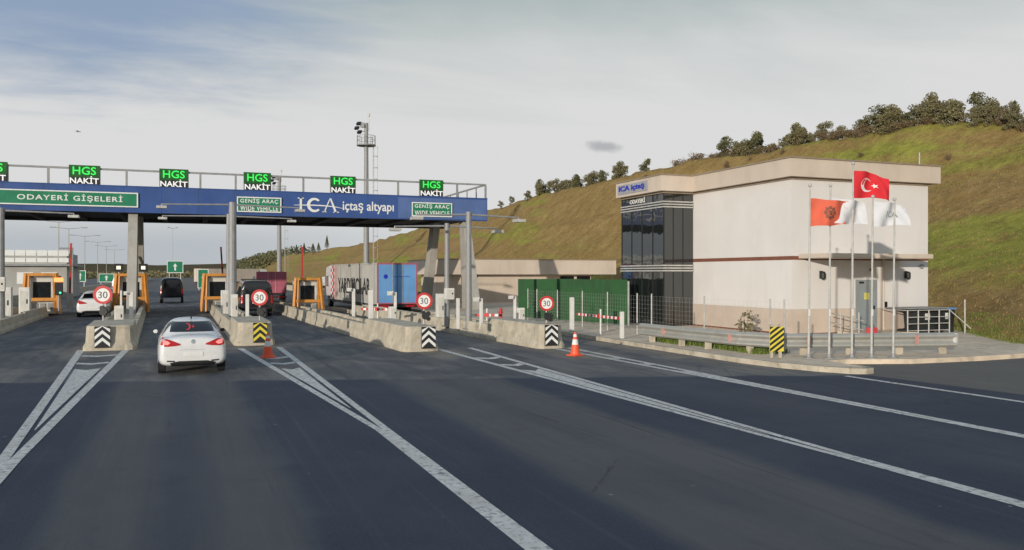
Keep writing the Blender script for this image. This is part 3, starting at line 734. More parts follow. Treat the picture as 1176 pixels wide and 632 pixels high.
def striped_boom(p, q, z, label, post=None):
    p = Vector(p); q = Vector(q); d = q - p; L = d.length
    r = thing('striped_barrier', label, 'barrier', (p.x, p.y, PZ), math.atan2(d.y, d.x), 'red and white striped barriers')
    b = MB(); n = int(L / .15) // 2 * 2 + 1
    for i in range(n): b.mat(i % 2).box(L*i/n, L*(i+1)/n, -.03, .03, z - PZ - .04, z - PZ + .06)
    b.build('rail', [M['red'], M['sign_white']], r)
    b = MB(); b.tube((L * .55, .05, 0), (L * .55, .05, z - PZ + .28), .035); b.build('post', M['white'], r)
    b = MB(); b.disc((L * .55, z - PZ + .02), .09, -.07, -.035, 16); b.build('reflector', M['red'], r)
    return r
striped_boom((15.0, 31.0), (15.0, 27.45), .87, 'red and white striped barrier in front of the green hoarding')
striped_boom((11.05, 33.2), (12.35, 32.6), .80, 'red and white striped barrier at the foot of the wedge pillar')
striped_boom((7.75, 38.9), (8.9, 37.9), .88, 'red and white striped barrier in front of the grey trailer')

# ------------------------------------------------------------------ traffic cones, hazard marker
def cone(x, y, label):
    r = thing('traffic_cone', label, 'traffic cone', (x, y, .004), R(20), 'orange traffic cones')
    b = MB(); b.prism([(-.2, -.2), (.2, -.2), (.2, .2), (-.2, .2)], 'z', 0, .035); b.build('base', M['cone'], r, bevel=.012)
    b = MB(); b.lathe([(.165, .036), (.155, .06), (.105, .34)], 18); b.mat(1).lathe([(.105, .3405), (.078, .50)], 18); b.mat(0).lathe([(.078, .5005), (.062, .58)], 18); b.mat(1).lathe([(.062, .5805), (.048, .66)], 18); b.mat(0).lathe([(.048, .6605), (.04, .70), (.03, .715)], 18)
    b.build('body', [M['cone'], M['sign_white']], r, smooth=False)
    return r
cone(2.42, 26.2, 'orange and white traffic cone beside the yellow chevron board')
cone(11.25, 23.4, 'orange and white traffic cone in front of the green hoarding lane')
r = thing('hazard_marker', 'yellow and black striped hazard board on the guard rail bend', 'hazard marker', (15.72, 19.55, PZ), R(-12))
b = MB()
for x in (-.13, .13): b.box(x - .04, x + .04, .03, .09, 0, .95)
b.build('post', M['concrete'], r)
b = MB(); b.box(-.21, .21, -.01, .025, .18, .88); b.build('panel', M['yellow'], r)
b = MB()
for k in range(-2, 6):
    z = .18 + k * .155; pl = [(-.21, z), (.21, z + .30), (.21, z + .38), (-.21, z + .08)]
    # clip to the board
    out = []
    for i in range(4):
        a, c = pl[i], pl[(i+1) % 4]
        out.append(a)
    zc = lambda q: max(.18, min(.88, q))
    if pl[1][1] < .18 or pl[0][1] > .88: continue
    def cut(poly, lim, up):
        res = []
        for i in range(len(poly)):
            a, c = poly[i], poly[(i+1) % len(poly)]
            ia = (a[1] <= lim) if up else (a[1] >= lim); ic = (c[1] <= lim) if up else (c[1] >= lim)
            if ia: res.append(a)
            if ia != ic:
                t = (lim - a[1]) / (c[1] - a[1]); res.append((a[0] + (c[0]-a[0])*t, lim))
        return res
    pl = cut(cut(pl, .88, True), .18, False)
    if len(pl) > 2: b.prism(pl, 'y', -.016, -.0105)
b.build('stripes', M['black'], r)

# ------------------------------------------------------------------ guard rail
def guard_rail():
    pts = [Vector((15.15, 26.2)), Vector((15.3, 23.5)), Vector((15.6, 21.2)), Vector((16.15, 20.1)), Vector((17.4, 19.6)), Vector((19.3, 19.05)), Vector((21.4, 18.5))]
    r = thing('guard_rail', 'galvanised steel guard rail curving round the pavement in front of the flagpoles', 'guard rail', (0, 0, PZ))
    prof = [(.02, .22), (-.06, .27), (-.06, .32), (.03, .39), (.03, .45), (-.06, .53), (-.06, .58), (.02, .64)]
    n = len(prof); vs = []
    # resample
    path = []
    for a, b_ in zip(pts, pts[1:]):
        for i in range(6): path.append(a + (b_ - a) * i / 6)
    path.append(pts[-1])
    for i, p in enumerate(path):
        d = (path[min(i+1, len(path)-1)] - path[max(i-1, 0)]).normalized(); nr = Vector((d.y, -d.x)) * -1   # toward the building
        nr = Vector((-d.y, d.x))
        for o, z in prof: vs.append((p.x + nr.x * o, p.y + nr.y * o, z))
        for o, z in prof: vs.append((p.x + nr.x * (o + .012), p.y + nr.y * (o + .012), z))
    m_ = 2 * n; fs = []
    for i in range(len(path) - 1):
        for k in range(n - 1):
            fs += [(i*m_+k, i*m_+k+1, (i+1)*m_+k+1, (i+1)*m_+k), (i*m_+n+k, (i+1)*m_+n+k, (i+1)*m_+n+k+1, i*m_+n+k+1)]
    b = MB(); b.add(vs, fs); b.build('rail', mat('rail_zinc', (.40, .40, .37), .5, .25, var=.06, scale=1.5, dirt=(.33, .29, .23), dirt_amt=.5), r)
    for q in ((15.25, 25.6), (15.36, 23.9), (15.5, 22.6), (15.85, 20.95), (16.95, 19.9), (18.3, 19.5), (19.75, 19.05), (21.1, 18.72)):
        b = MB(); b.box(q[0] - .03, q[0] + .15, q[1], q[1] + .12, 0, .52); b.build('post', M['concrete'], r)
    b = MB(); p = pts[-1]; b.tube((p.x, p.y + .06, .28), (p.x, p.y + .06, .62), .10, .10, 14); b.build('end_piece', M['steel'], r)
    for q, ang in (((15.22, 24.85), 0), ((15.55, 21.55), 0), ((17.0, 19.77), 0), ((20.15, 18.83), 0)):
        b = MB(); b.box(q[0] - .06 - .02, q[0] + .06 - .02, q[1] - .09, q[1] - .06, .32, .58); b.build('paint_mark', mat('faded_pink', (.52, .27, .24), .7), r)
guard_rail()

# ------------------------------------------------------------------ wire mesh fence
def mesh_fence():
    r = thing('mesh_fence', 'thin wire mesh fence on steel posts along the pavement', 'fence', (0, 0, PZ))
    pts = [(16.8, 41), (16.8, 34.2), (16.8, 28.2), (16.8, 24.7), (16.85, 21.2), (16.9, 20.5)]
    for v_ in (40.6, 39.4, 36.9, 34.2, 31.8, 29.3, 28.2, 24.7, 21.2, 20.55):
        b = MB(); b.tube((16.8, v_, 0), (16.8, v_, 1.62), .026, .026, 8); b.build('post', M['steel'], r)
    b = MB()
    v_ = 20.55
    while v_ < 40.6: b.bar((16.8, v_, .05), (16.8, v_, 1.52), .0028); v_ += .22
    for k in range(10): b.bar((16.8, 20.55, .08 + k * .16), (16.8, 40.6, .08 + k * .16), .0028)
    b.build('wire_mesh', M['steel'], r)
mesh_fence()

# ------------------------------------------------------------------ green hoarding
def hoarding():
    r = thing('hoarding', 'green corrugated hoarding between the low building and the office block', 'hoarding', (0, 0, PZ))
    a = Vector((17.3, 43.3)); e = Vector((19.3, 34.6)); d = e - a; N = 8
    nr = Vector((d.y, -d.x)).normalized()
    for i in range(N):
        p = a + d * i / N; q = a + d * (i + 1) / N; b = MB(); pts = []
        M_ = 44
        jit = rng.uniform(-.015, .015)
        for k in range(M_ + 1):
            o = .018 * (1 if (k // 2) % 2 else -1); c = p + (q - p) * (k / M_) * .994 + nr * (o + jit); pts.append(c)
        ht = 2.12 + rng.uniform(-.015, .015)
        vs = [(c.x, c.y, .03) for c in pts] + [(c.x, c.y, ht) for c in pts] + [(c.x - nr.x*.01, c.y - nr.y*.01, .03) for c in pts] + [(c.x - nr.x*.01, c.y - nr.y*.01, ht) for c in pts]
        k_ = M_ + 1
        b.add(vs, [(j, j+1, k_+j+1, k_+j) for j in range(M_)] + [(2*k_+j, 3*k_+j, 3*k_+j+1, 2*k_+j+1) for j in range(M_)] + [(k_+j, k_+j+1, 3*k_+j+1, 3*k_+j) for j in range(M_)])
        b.build('panel', M['hoarding'], r)
    b = MB()
    for i in range(N + 1):
        p = a + d * i / N - nr * .08; b.bar((p.x, p.y, 0), (p.x, p.y, 2.05), .07)
    b.build('frame', M['steel'], r)
hoarding()

# ------------------------------------------------------------------ low building behind the hoarding
def low_building():
    r = thing('low_building', 'low beige building with deep overhanging fascia behind the green hoarding', 'building', (0, 0, PZ))
    v0 = 66.5; x0, x1 = 19.6, 36.0
    b = MB()
    b.box(x0 + 1.0, 22.2, v0 + 1.0, v0 + 9, 0, 2.35); b.box(22.2, 23.4, v0 + 1.3, v0 + 9, 0, 2.35); b.box(23.4, x1 - 2, v0 + 1.0, v0 + 9, 0, 2.35)
    b.build('wall', M['fascia'], r)
    b = MB(); b.box(22.25, 23.35, v0 + 1.22, v0 + 1.295, 0, 2.2); b.build('door', M['door_grey'], r)
    for xx in (31.0, 32.6):
        b = MB(); b.box(xx, xx + 1.3, v0 + .955, v0 + .995, 1.2, 2.2); b.build('window', M['glass'], r)
    b = MB(); b.box(x0, x1, v0, v0 + 10, 2.352, 3.58); b.build('roof', M['fascia'], r)
    b = MB(); b.box(x0 - .04, x1 + .04, v0 - .04, v0 + 10.04, 3.582, 3.65); b.build('coping', M['roof_edge'], r)
low_building()

# ------------------------------------------------------------------ office building
def office():
    r = thing('office_building', 'two storey cream office building with dark glass corner and beige fascia', 'building', (0, 0, PZ))
    X0, X1, XG = 22.1, 29.15, 20.45          # white wall plane, right end, glass box plane
    V0, V1, V2 = 26.6, 33.3, 37.3            # front wall, start of glass box, its far end
    zc = 1.0; zs = 2.93; ze = 3.08; zt = 6.15
    b = MB(); b.box(X0, X1, V0, V2 - .06, ze, zt); b.box(X0, X1, V0, V2 - .06, zc, zs); b.build('wall', M['cream'], r)
    b = MB(); b.box(X0 - .02, X1 + .02, V0 - .02, V2 - .06, .06, zc - .002); b.build('plinth', M['wainscot'], r)
    b = MB(); b.box(X0 - .03, X1 + .03, V0 - .03, V2 - .06, -.1, .058); b.box(X0 - .015, X1 + .015, V0 - .015, V2 - .06, zs + .002, ze - .002); b.build('stripe', M['stripe'], r)
    # glass box
    b = MB(); b.box(XG + .06, X0 - .03, V1 + .06, V2 - .01, .0, zt - .02); b.build('curtain_wall', M['facade_glass'], r)
    b = MB()
    for k in range(5): y = V1 + .03 + (V2 - V1 - .06) * k / 4; b.box(XG + .03, XG + .058, y - .010, y + .010, 0, zt - .03)
    for k in range(1, 3): x = XG + .05 + (X0 - XG - .1) * k / 3; b.box(x - .010, x + .010, V1 + .03, V1 + .058, 0, zt - .03)
    for x in (XG + .03,): b.box(x, x + .05, V1 + .025, V1 + .058, 0, zt - .03)
    b.build('mullion', M['black'], r)
    b = MB()
    for z in (2.50, 2.62, 2.74, 5.42, 5.54, 5.66):
        b.box(XG - .01, XG + .028, V1 - .01, V2, z, z + .06); b.box(XG + .0285, X0 - .035, V1 - .01, V1 + .024, z, z + .06)
    b.build('louvre_band', M['steel'], r)
    # fascia ring following the steps, overhanging
    o = .28; P_ = [(XG - o, V2 - .02), (XG - o, V1 - o), (X0 - o, V1 - o), (X0 - o, V0 - o), (X1 + .4, V0 - o), (X1 + .4, V2 - .02)]
    b = MB(); b.prism(P_, 'z', zt + .002, zt + .70); b.build('roof', M['fascia'], r)
    b = MB(); o2 = .33; P2 = [(XG - o2, V2 + .03), (XG - o2, V1 - o2), (X0 - o2, V1 - o2), (X0 - o2, V0 - o2), (X1 + .46, V0 - o2), (X1 + .46, V2 + .03)]
    b.prism(P2, 'z', zt + .702, zt + .76); b.build('coping', M['roof_edge'], r)
    b = MB(); o3 = .05; P3 = [(XG - o3, V2 - .1), (XG - o3, V1 - o3), (X0 - o3, V1 - o3), (X0 - o3, V0 - o3), (X1 + .1, V0 - o3), (X1 + .1, V2 - .1)]
    b.prism(P3, 'z', zt - .09, zt + .001); b.build('soffit_trim', M['roof_edge'], r)
    # canopy over the door
    b = MB(); b.box(22.4, 27.7, V0 - 1.6, V0 - .021, 2.98, 3.16); b.build('canopy', M['fascia'], r, bevel=.02)
    # door
    d = MB(); d.box(25.25, 26.35, V0 - .05, V0 - .022, 0.02, 2.15); d = d.build('door', M['door_grey'], r)
    b = MB(); b.box(25.36, 26.24, V0 - .058, V0 - .051, .12, 2.06); b.build('door_leaf', M['door_grey'], d)
    b = MB(); b.box(25.66, 25.92, V0 - .066, V0 - .059, 1.35, 1.62); b.build('notice', M['paper'], d)
    b = MB(); b.box(26.13, 26.17, V0 - .12, V0 - .059, .95, 1.1); b.build('handle', M['black'], d)
    b = MB(); b.box(25.4, 25.62, V0 - .10, V0 - .059, 2.0, 2.07); b.build('closer', M['black'], d)
    for x in (23.5, 27.9):
        l = MB(); l.box(x - .07, x + .07, V0 - .06, V0 - .022, 2.2, 2.5); l.lathe([(.04, 2.16), (.10, 2.22), (.10, 2.42), (.05, 2.48)], 12, (x, V0 - .15)); l.build('wall_lamp', M['black'], r)
    b = MB(); b.tube((26.65, V0 - .08, 0.05), (26.65, V0 - .08, 2.97), .045); b.build('downpipe', M['fascia'], r)
    b = MB(); b.box(26.72, 26.80, V0 - .14, V0 - .022, 1.0, 1.25); b.build('entry_panel', M['black'], r)
    b = MB(); b.tube((26.0, V0 - .06, 2.55), (26.0, V0 - .14, 2.55), .06); b.build('alarm_bell', M['stripe'], r)
    b = MB(); b.tube((28.7, V0 - .06, 2.7), (28.7, V0 - .14, 2.7), .09); b.build('vent', M['door_grey'], r)
    b = MB(); b.tube((29.0, V0 + .3, zt + .7), (29.0, V0 + .3, zt + 1.35), .025); b.build('lightning_rod', M['steel'], r)
    # lettering : on the far section of the fascia and behind the glass
    ff = lambda p: (XG - o - .035 + p[1], V2 - p[0], p[2])      # plane facing -x, reading from far to near
    s_ = MB(); s_.box(XG - o - .03, XG - o - .002, V1 + .9, V2 - .25, zt + .12, zt + .58); s_ = s_.build('sign_plate', M['grey_panel'], r)
    b = letter(MB(), 'ICA içtaş', .4, 2.85, zt + .20, zt + .52, 0, .03, .02, fn=ff); b.build('lettering', M['letter_blue'], s_)
    fg = lambda p: (XG + .02 + p[1], V2 - p[0], p[2])
    b = letter(MB(), 'ODAYERİ', .9, 2.35, 5.78, 6.05, 0, .02, .012, fn=fg); b.build('lettering', M['sign_white'], r)
    # door steps and handrail left of the door
    b = MB(); b.box(24.3, 27.0, V0 - 1.5, V0 - .035, 0.002, .1); b.build('step', M['paving'], r)
    b = MB()
    for x in (23.4, 24.3): b.tube((x, V0 - 1.2, 0), (x, V0 - 1.2, .9), .022)
    b.tube((22.9, V0 - 1.2, .9), (24.6, V0 - 1.2, .55), .02); b.tube((22.9, V0 - 1.2, .55), (24.6, V0 - 1.2, .2), .02); b.build('handrail', M['steel'], r)
office()

# things standing by the office door
r = thing('railing', 'grey steel railing beside the dark bins right of the office', 'railing', (26.45, 25.1, PZ))
b = MB(); 
for i in range(5): b.tube((i * .55, 0, 0), (i * .55, 0, .95), .025, .025, 8); 
for z in (.15, .42, .68, .95): b.tube((0, 0, z), (2.2, 0, z), .018, .018, 8)
b.tube((2.2, 0, .95), (2.9, -.4, .2), .02); b.tube((2.75, -.25, 0), (2.75, -.25, 1.35), .03, .03, 8); b.tube((0, 0, .95), (0, 1.3, .95), .018)
b.build('frame', M['steel'], r)
b = MB(); b.box(.1, 2.2, .02, 1.2, 1.0, 1.04); b.build('cover', M['dull_steel'], r)
def wheelie(x, y, c, label):
    r = thing('wheelie_bin', label, 'bin', (x, y, PZ), R(8), 'dark bins right of the office')
    b = MB(); b.prism([(-.45, .12), (.45, .12), (.55, .92), (-.55, .92)], 'y', -.35, .35); b.build('body', M['bin'], r, bevel=.03)
    b = MB(); b.box(-.58, .58, -.4, .4, .922, 1.0); b.build('lid', c, r, bevel=.02)
    b = MB()
    for q in (-.35, .35): b.tube((q, -.36, .09), (q, -.28, .09), .09)
    b.build('wheel', M['rubber'], r)
    b = MB(); b.box(-.15, .15, -.372, -.36, .55, .8); b.build('sticker', M['sign_white'], r)
wheelie(27.75, 25.75, M['bin'], 'dark bin with a white sticker behind the railing')
wheelie(29.0, 25.9, M['truck_blue'], 'dark bin with a blue lid at the right end of the railing')
def lying_tyre(x, y, z, label):
    r = thing('tyre', label, 'tyre', (x, y, z), 0, 'old tyres by the office door')
    b = MB(); pr = [(.18, -.07), (.30, -.09), (.34, -.05), (.34, .05), (.30, .09), (.18, .07)]
    n = 20; vs = [(a*math.cos(2*math.pi*i/n), a*math.sin(2*math.pi*i/n), h) for a, h in pr for i in range(n)]
    b.add(vs, [(k*n+i, k*n+(i+1) % n, ((k+1) % 6)*n+(i+1) % n, ((k+1) % 6)*n+i) for k in range(6) for i in range(n)])
    b.build('tread', M['rubber'], r, smooth=True)
lying_tyre(26.9, 25.6, PZ + .10, 'black tyre lying right of the grey office door')
lying_tyre(27.35, 25.75, PZ + .11, 'black tyre lying nearest the bins')
r = thing('toolbox', 'small red box left of the grey office door', 'box', (24.75, 25.2, PZ + .1), R(10))
b = MB(); b.box(-.2, .2, -.12, .12, 0, .22); b.build('case', M['tarp_red'], r, bevel=.02)
b = MB(); b.tube((-.12, 0, .221), (-.12, 0, .3), .012); b.tube((.12, 0, .221), (.12, 0, .3), .012); b.tube((-.12, 0, .3), (.12, 0, .3), .014); b.build('handle', M['black'], r)
r = thing('fire_hydrant', 'small red hydrant standing before the low building wall', 'hydrant', (16.2, 43.0, PZ)); r.scale = (.7, .7, .75)
b = MB(); b.lathe([(.14, 0), (.14, .05), (.10, .06), (.10, .5), (.13, .52), (.13, .58), (.08, .68), (.02, .72)], 14); b.build('body', M['red'], r)
b = MB(); b.tube((-.2, 0, .4), (.2, 0, .4), .05); b.build('outlet', M['red'], r)

# ------------------------------------------------------------------ flags
def flag(x, y, h, fl, label, flabel=None, cloth=None, z_top=None, wd=1.0, ht=.76, seed=0, lean=.05, sag=.10, dirv=(.95, -.32)):
    r = thing('flagpole', label, 'flagpole', (x, y, PZ), 0, 'flagpoles in front of the guard rail')
    b = MB(); b.tube((0, 0, .02), (lean, 0, h), .036, .022, 10); b.build('pole', M['steel'], r)
    b = MB(); b.lathe([(.16, 0), (.16, .02), (.07, .03), (.055, .12)], 14); b.build('base', M['dull_steel'], r)
    b = MB(); b.lathe([(.01, h), (.045, h + .02), (.055, h + .05), (.04, h + .085), (.01, h + .1)], 12, (lean, 0)); b.build('finial', M['steel'], r)
    b = MB(); b.box(-.03, .02, -.05, -.03, 1.2, 1.38); b.build('cleat', M['sign_white'], r)
    if not cloth: return r
    f = thing('flag', flabel, 'flag', (x + lean * .9, y, PZ), 0, 'flags on the flagpoles')
    dirv = Vector(dirv).normalized()
    def wave(s, t, off=0.0):
        a = s * wd; ph = seed
        nrm = Vector((-dirv.y, dirv.x))
        ripple = .15 * min(1, s * 2.2) * math.sin(6.0 * s + 2.0 * t + ph) + .055 * s * math.sin(14 * s - 3.0 * t + ph * 2)
        p = dirv * (a * (1 - .08 * s)) + nrm * (ripple + off)
        z = z_top - t * ht * (1 - .18 * s * (1 if seed % 2 else .5)) - sag * s ** 1.7 * (1.0 - .35 * t) + .02 * math.sin(7 * s + ph)
        return (.03 + p.x, p.y, z)
    NX, NY = 26, 14
    b = MB(); vs = [wave(i/NX, j/NY, -.003) for i in range(NX+1) for j in range(NY+1)] + [wave(i/NX, j/NY, .003) for i in range(NX+1) for j in range(NY+1)]
    K = (NX+1)*(NY+1); q = lambda i, j: i*(NY+1)+j
    b.add(vs, [(q(i,j), q(i+1,j), q(i+1,j+1), q(i,j+1)) for i in range(NX) for j in range(NY)] + [(K+q(i,j), K+q(i,j+1), K+q(i+1,j+1), K+q(i+1,j)) for i in range(NX) for j in range(NY)])
    b.build('cloth', cloth, f, smooth=True, fix=False)
    return r, f, wave
def on_flag(polys, wave, asp, name, m, parent):
    """polys in flag units: s in 0..1 along, t in 0..1 down; laid a hair off both faces"""
    b = MB()
    for off in (-.006, .006):
        for p in polys:
            vs = [wave(s, t, off) for s, t in p['v']]; b.add(vs, p['f'])
    b.build(name, m, parent, fix=False)
def crescent(cs, ct, ro, ri, dx_, asp, n=28):
    """ring between two offset circles (radius in t units)"""
    a0 = math.acos(max(-1, min(1, (ro*ro - ri*ri + dx_*dx_) / (2 * ro * dx_)))); a1 = math.acos(max(-1, min(1, (ro*ro - ri*ri - dx_*dx_) / (2 * ri * dx_))))
    vs = []
    for i in range(n + 1):
        t = a0 + (2*math.pi - 2*a0) * i / n; vs.append((cs + ro*math.cos(t)/asp, ct + ro*math.sin(t)))
        u = a1 + (2*math.pi - 2*a1) * i / n; vs.append((cs + (dx_ + ri*math.cos(u))/asp, ct + ri*math.sin(u)))
    return {'v': vs, 'f': [(2*i, 2*i+1, 2*i+3, 2*i+2) for i in range(n)]}
def star(cs, ct, ro, asp, rot=math.pi):
    v = [(cs, ct)] + [(cs + (ro if k % 2 == 0 else ro*.4)*math.cos(rot + k*math.pi/5)/asp, ct + (ro if k % 2 == 0 else ro*.4)*math.sin(rot + k*math.pi/5)) for k in range(10)]
    return {'v': v, 'f': [(0, k+1, (k+1) % 10 + 1) for k in range(10)]}
flags = {}
_, f, wv = flag(16.5, 19.15, 4.83, 1, 'leftmost flagpole carrying the orange red flag', 'orange red flag with a dark round emblem', M['flag_orange'], 4.50, 1.06, .80, 1, dirv=(.9, -.5))
pol = []
for k in range(8):
    t = 2*math.pi*k/8; c, s_ = math.cos(t), math.sin(t); cx_, cy_ = .50 + .155*c/1.27, .50 + .20*s_
    pol.append({'v': [(cx_ + .085*math.cos(a)*(1.0 if i % 2 else .55)/1.27, cy_ + .10*math.sin(a)*(1.0 if i % 2 else .6)) for i, a in enumerate([2*math.pi*q/8 for q in range(8)])], 'f': [tuple(range(8))]})
pol.append({'v': [(.50 + .07*math.cos(2*math.pi*q/10), .50 + .10*math.sin(2*math.pi*q/10)) for q in range(10)], 'f': [tuple(range(10))]})
on_flag(pol, wv, 1.27, 'emblem', M['stripe'], f)
_, f, wv = flag(17.05, 18.95, 4.83, 1, 'second flagpole from the left half hidden by the orange flag', 'white flag with pale red bands next to the orange flag', M['flag_white'], 4.52, 1.16, .72, 2, sag=.14, dirv=(.95, -.26))
on_flag([{'v': [(s0 + q*.09, t) for t in (.05, .35, .65, .95) for q in (0, 1)], 'f': [(0,1,3,2),(2,3,5,4),(4,5,7,6)]} for s0 in (.30, .62)], wv, 1.4, 'band', mat('flag_band', (.58, .50, .49), .8), f)
_, f, wv = flag(17.68, 18.75, 5.46, 1, 'tallest flagpole carrying the red crescent flag', 'red flag with white crescent and star on the tallest pole', M['flag_red'], 5.32, 1.06, .78, 4, sag=.24)
on_flag([crescent(.40, .50, .27, .215, .075, 1.3), star(.64, .50, .11, 1.3)], wv, 1.3, 'crescent', M['sign_white'], f)
_, f, wv = flag(18.2, 18.55, 4.52, 1, 'fourth flagpole carrying the white lettered flag', 'white flag with small dark ICA lettering right of the red one', M['flag_white'], 4.44, 1.05, .72, 3, sag=.16)
pts, fs = text_poly('ICA', .01); on_flag([{'v': [(.36 + p[0]*.42, .64 - p[1]*.28) for p in pts], 'f': fs}], wv, 1.4, 'lettering', M['door_grey'], f)
flag(18.8, 18.35, 4.45, 0, 'rightmost flagpole without a flag')

# ------------------------------------------------------------------ high mast lights
def high_mast(x, y, h, rad, label):
    r = thing('high_mast', label, 'light mast', (x, y, 0), 0, 'tall floodlight masts')
    b = MB(); b.tube((0, 0, 0), (0, 0, h), rad, rad * .62, 14); b.build('mast', M['dull_steel'], r, smooth=False)
    b = MB(); b.lathe([(.3, h - 3.1), (1.25, h - 3.0), (1.25, h - 2.85), (.3, h - 2.85)], 18); b.build('platform', M['dull_steel'], r)
    b = MB(); n = 10
    for i in range(n):
        a = 2*math.pi*i/n; c = 2*math.pi*(i+1)/n
        b.bar((1.2*math.cos(a), 1.2*math.sin(a), h - 2.85), (1.2*math.cos(a), 1.2*math.sin(a), h - 1.7), .06)
        for z in (h - 1.7, h - 2.25): b.bar((1.2*math.cos(a), 1.2*math.sin(a), z), (1.2*math.cos(c), 1.2*math.sin(c), z), .05)
    b.build('railing', M['dull_steel'], r)
    b = MB(); lx = rad + .55
    for q in (-.22, .22): b.bar((lx, q, 0), (lx, q, h - 2.9), .05)
    z = .5
    while z < h - 3: b.bar((lx, -.22, z), (lx, .22, z), .04); z += .5
    z = 3.0
    while z < h - 3:
        for k in range(5):
            a = -math.pi/2 + math.pi*k/5; c = -math.pi/2 + math.pi*(k+1)/5
            b.bar((lx + .55*math.cos(a), .42*math.sin(a), z), (lx + .55*math.cos(c), .42*math.sin(c), z), .05)
        z += 1.5
    b.bar((lx + .55, 0, 3), (lx + .55, 0, h - 3), .04); b.build('ladder', M['steel'], r)
    for i, (px_, pz) in enumerate(((-1.15, -.5), (-.9, .1), (-.35, -.1), (-.8, -1.0))):
        b = MB(); b.bar((px_, 0, h + pz - .1), (px_ - .25, -.35, h + pz - .42), .5, .28); b.bar((px_, 0, h + pz), (0, 0, h + pz - .2), .06); b.build('floodlight', M['black'] if i != 2 else M['steel'], r)
    b = MB(); b.tube((.35, 0, h - 1), (.35, 0, h + .9), .035); b.tube((.35, 0, h + .9), (.35, 0, h + 1.25), .14); b.build('antenna', M['steel'], r)
high_mast(22.6, 110, 22.3, .40, 'tall floodlight mast with ladder rising behind the gantry above the trailer')
high_mast(16.8, 160, 20.4, .46, 'farther floodlight mast seen under and just above the gantry')

# double arm street lamps far down the road
def lamp(x, y, h):
    r = thing('street_lamp', 'distant double arm street lamp in the row far down the road', 'street lamp', (x, y, 0), 0, 'double arm street lamps down the median')
    b = MB(); b.tube((0, 0, 0), (0, 0, h), .09, .06, 8); b.build('pole', M['pillar'], r)
    for s_ in (-1, 1):
        b = MB(); b.tube((0, 0, h - .1), (s_ * 2.4, 0, h + .15), .05, .04, 6); b.build('arm', M['dull_steel'], r)
        b = MB(); b.box(s_ * 2.8 - .5, s_ * 2.8 + .5, -.18, .18, h + .1, h + .25); b.build('lamp_head', M['dull_steel'], r)
    return r
l0 = lamp(-19.5, 163, 11.5); l0['label'] = 'nearest double arm street lamp of the median row, left of the booths'
for i, y in enumerate((186, 222, 262, 300, 345)):
    dup(l0, 'distant double arm street lamp in the row far down the road', (-20.5 - i * .6, y, 0))
dup(l0, 'single street lamp rising behind the upright green road sign', (-1.6, 190, 0)).scale = (.3, 1, 1.05)

# ------------------------------------------------------------------ vehicles
def proj_patch(bvh, poly, direction, off, res=.06, origin=None, axis='y'):
    """polygon in the plane across `direction`, laid on a body by ray casts"""
    me = bmesh.new(); vs = [me.verts.new((p[0], p[1], 0)) for p in poly]; me.faces.new(vs)
    span = max(max(p[0] for p in poly) - min(p[0] for p in poly), max(p[1] for p in poly) - min(p[1] for p in poly))
    bmesh.ops.triangulate(me, faces=me.faces)
    for _ in range(6):
        ed = [e for e in me.edges if e.calc_length() > max(.03, span / 36)]
        if not ed: break
        bmesh.ops.subdivide_edges(me, edges=ed, cuts=1); bmesh.ops.triangulate(me, faces=me.faces)
    d = Vector(direction); out = []; last = None
    for v_ in me.verts:
        a, c = v_.co.x, v_.co.y
        o = Vector((a, origin, c)) if axis == 'y' else Vector((origin, a, c))
        hit = bvh.ray_cast(o, d)
        out.append((hit[0] - d * off) if hit[0] else None)
    good = [p for p in out if p]
    out = [p if p else min(good, key=lambda g_: 0) for p in out]
    me.verts.index_update(); fs = [tuple(v_.index for v_ in f_.verts) for f_ in me.faces]; me.free()
    return out, fs
def wheel(parent, x, y, rad, wdt):
    wh = MB(); wh.tube((x - wdt/2, y, rad), (x + wdt/2, y, rad), rad, rad, 26); wh = wh.build('wheel', M['rubber'], parent, bevel=.015)
    s_ = 1 if x > 0 else -1
    b = MB(); b.tube((x + s_*(wdt/2 - .02), y, rad), (x + s_*(wdt/2 + .012), y, rad), rad*.66, rad*.6, 18)
    b.build('rim', M['chrome'], wh)
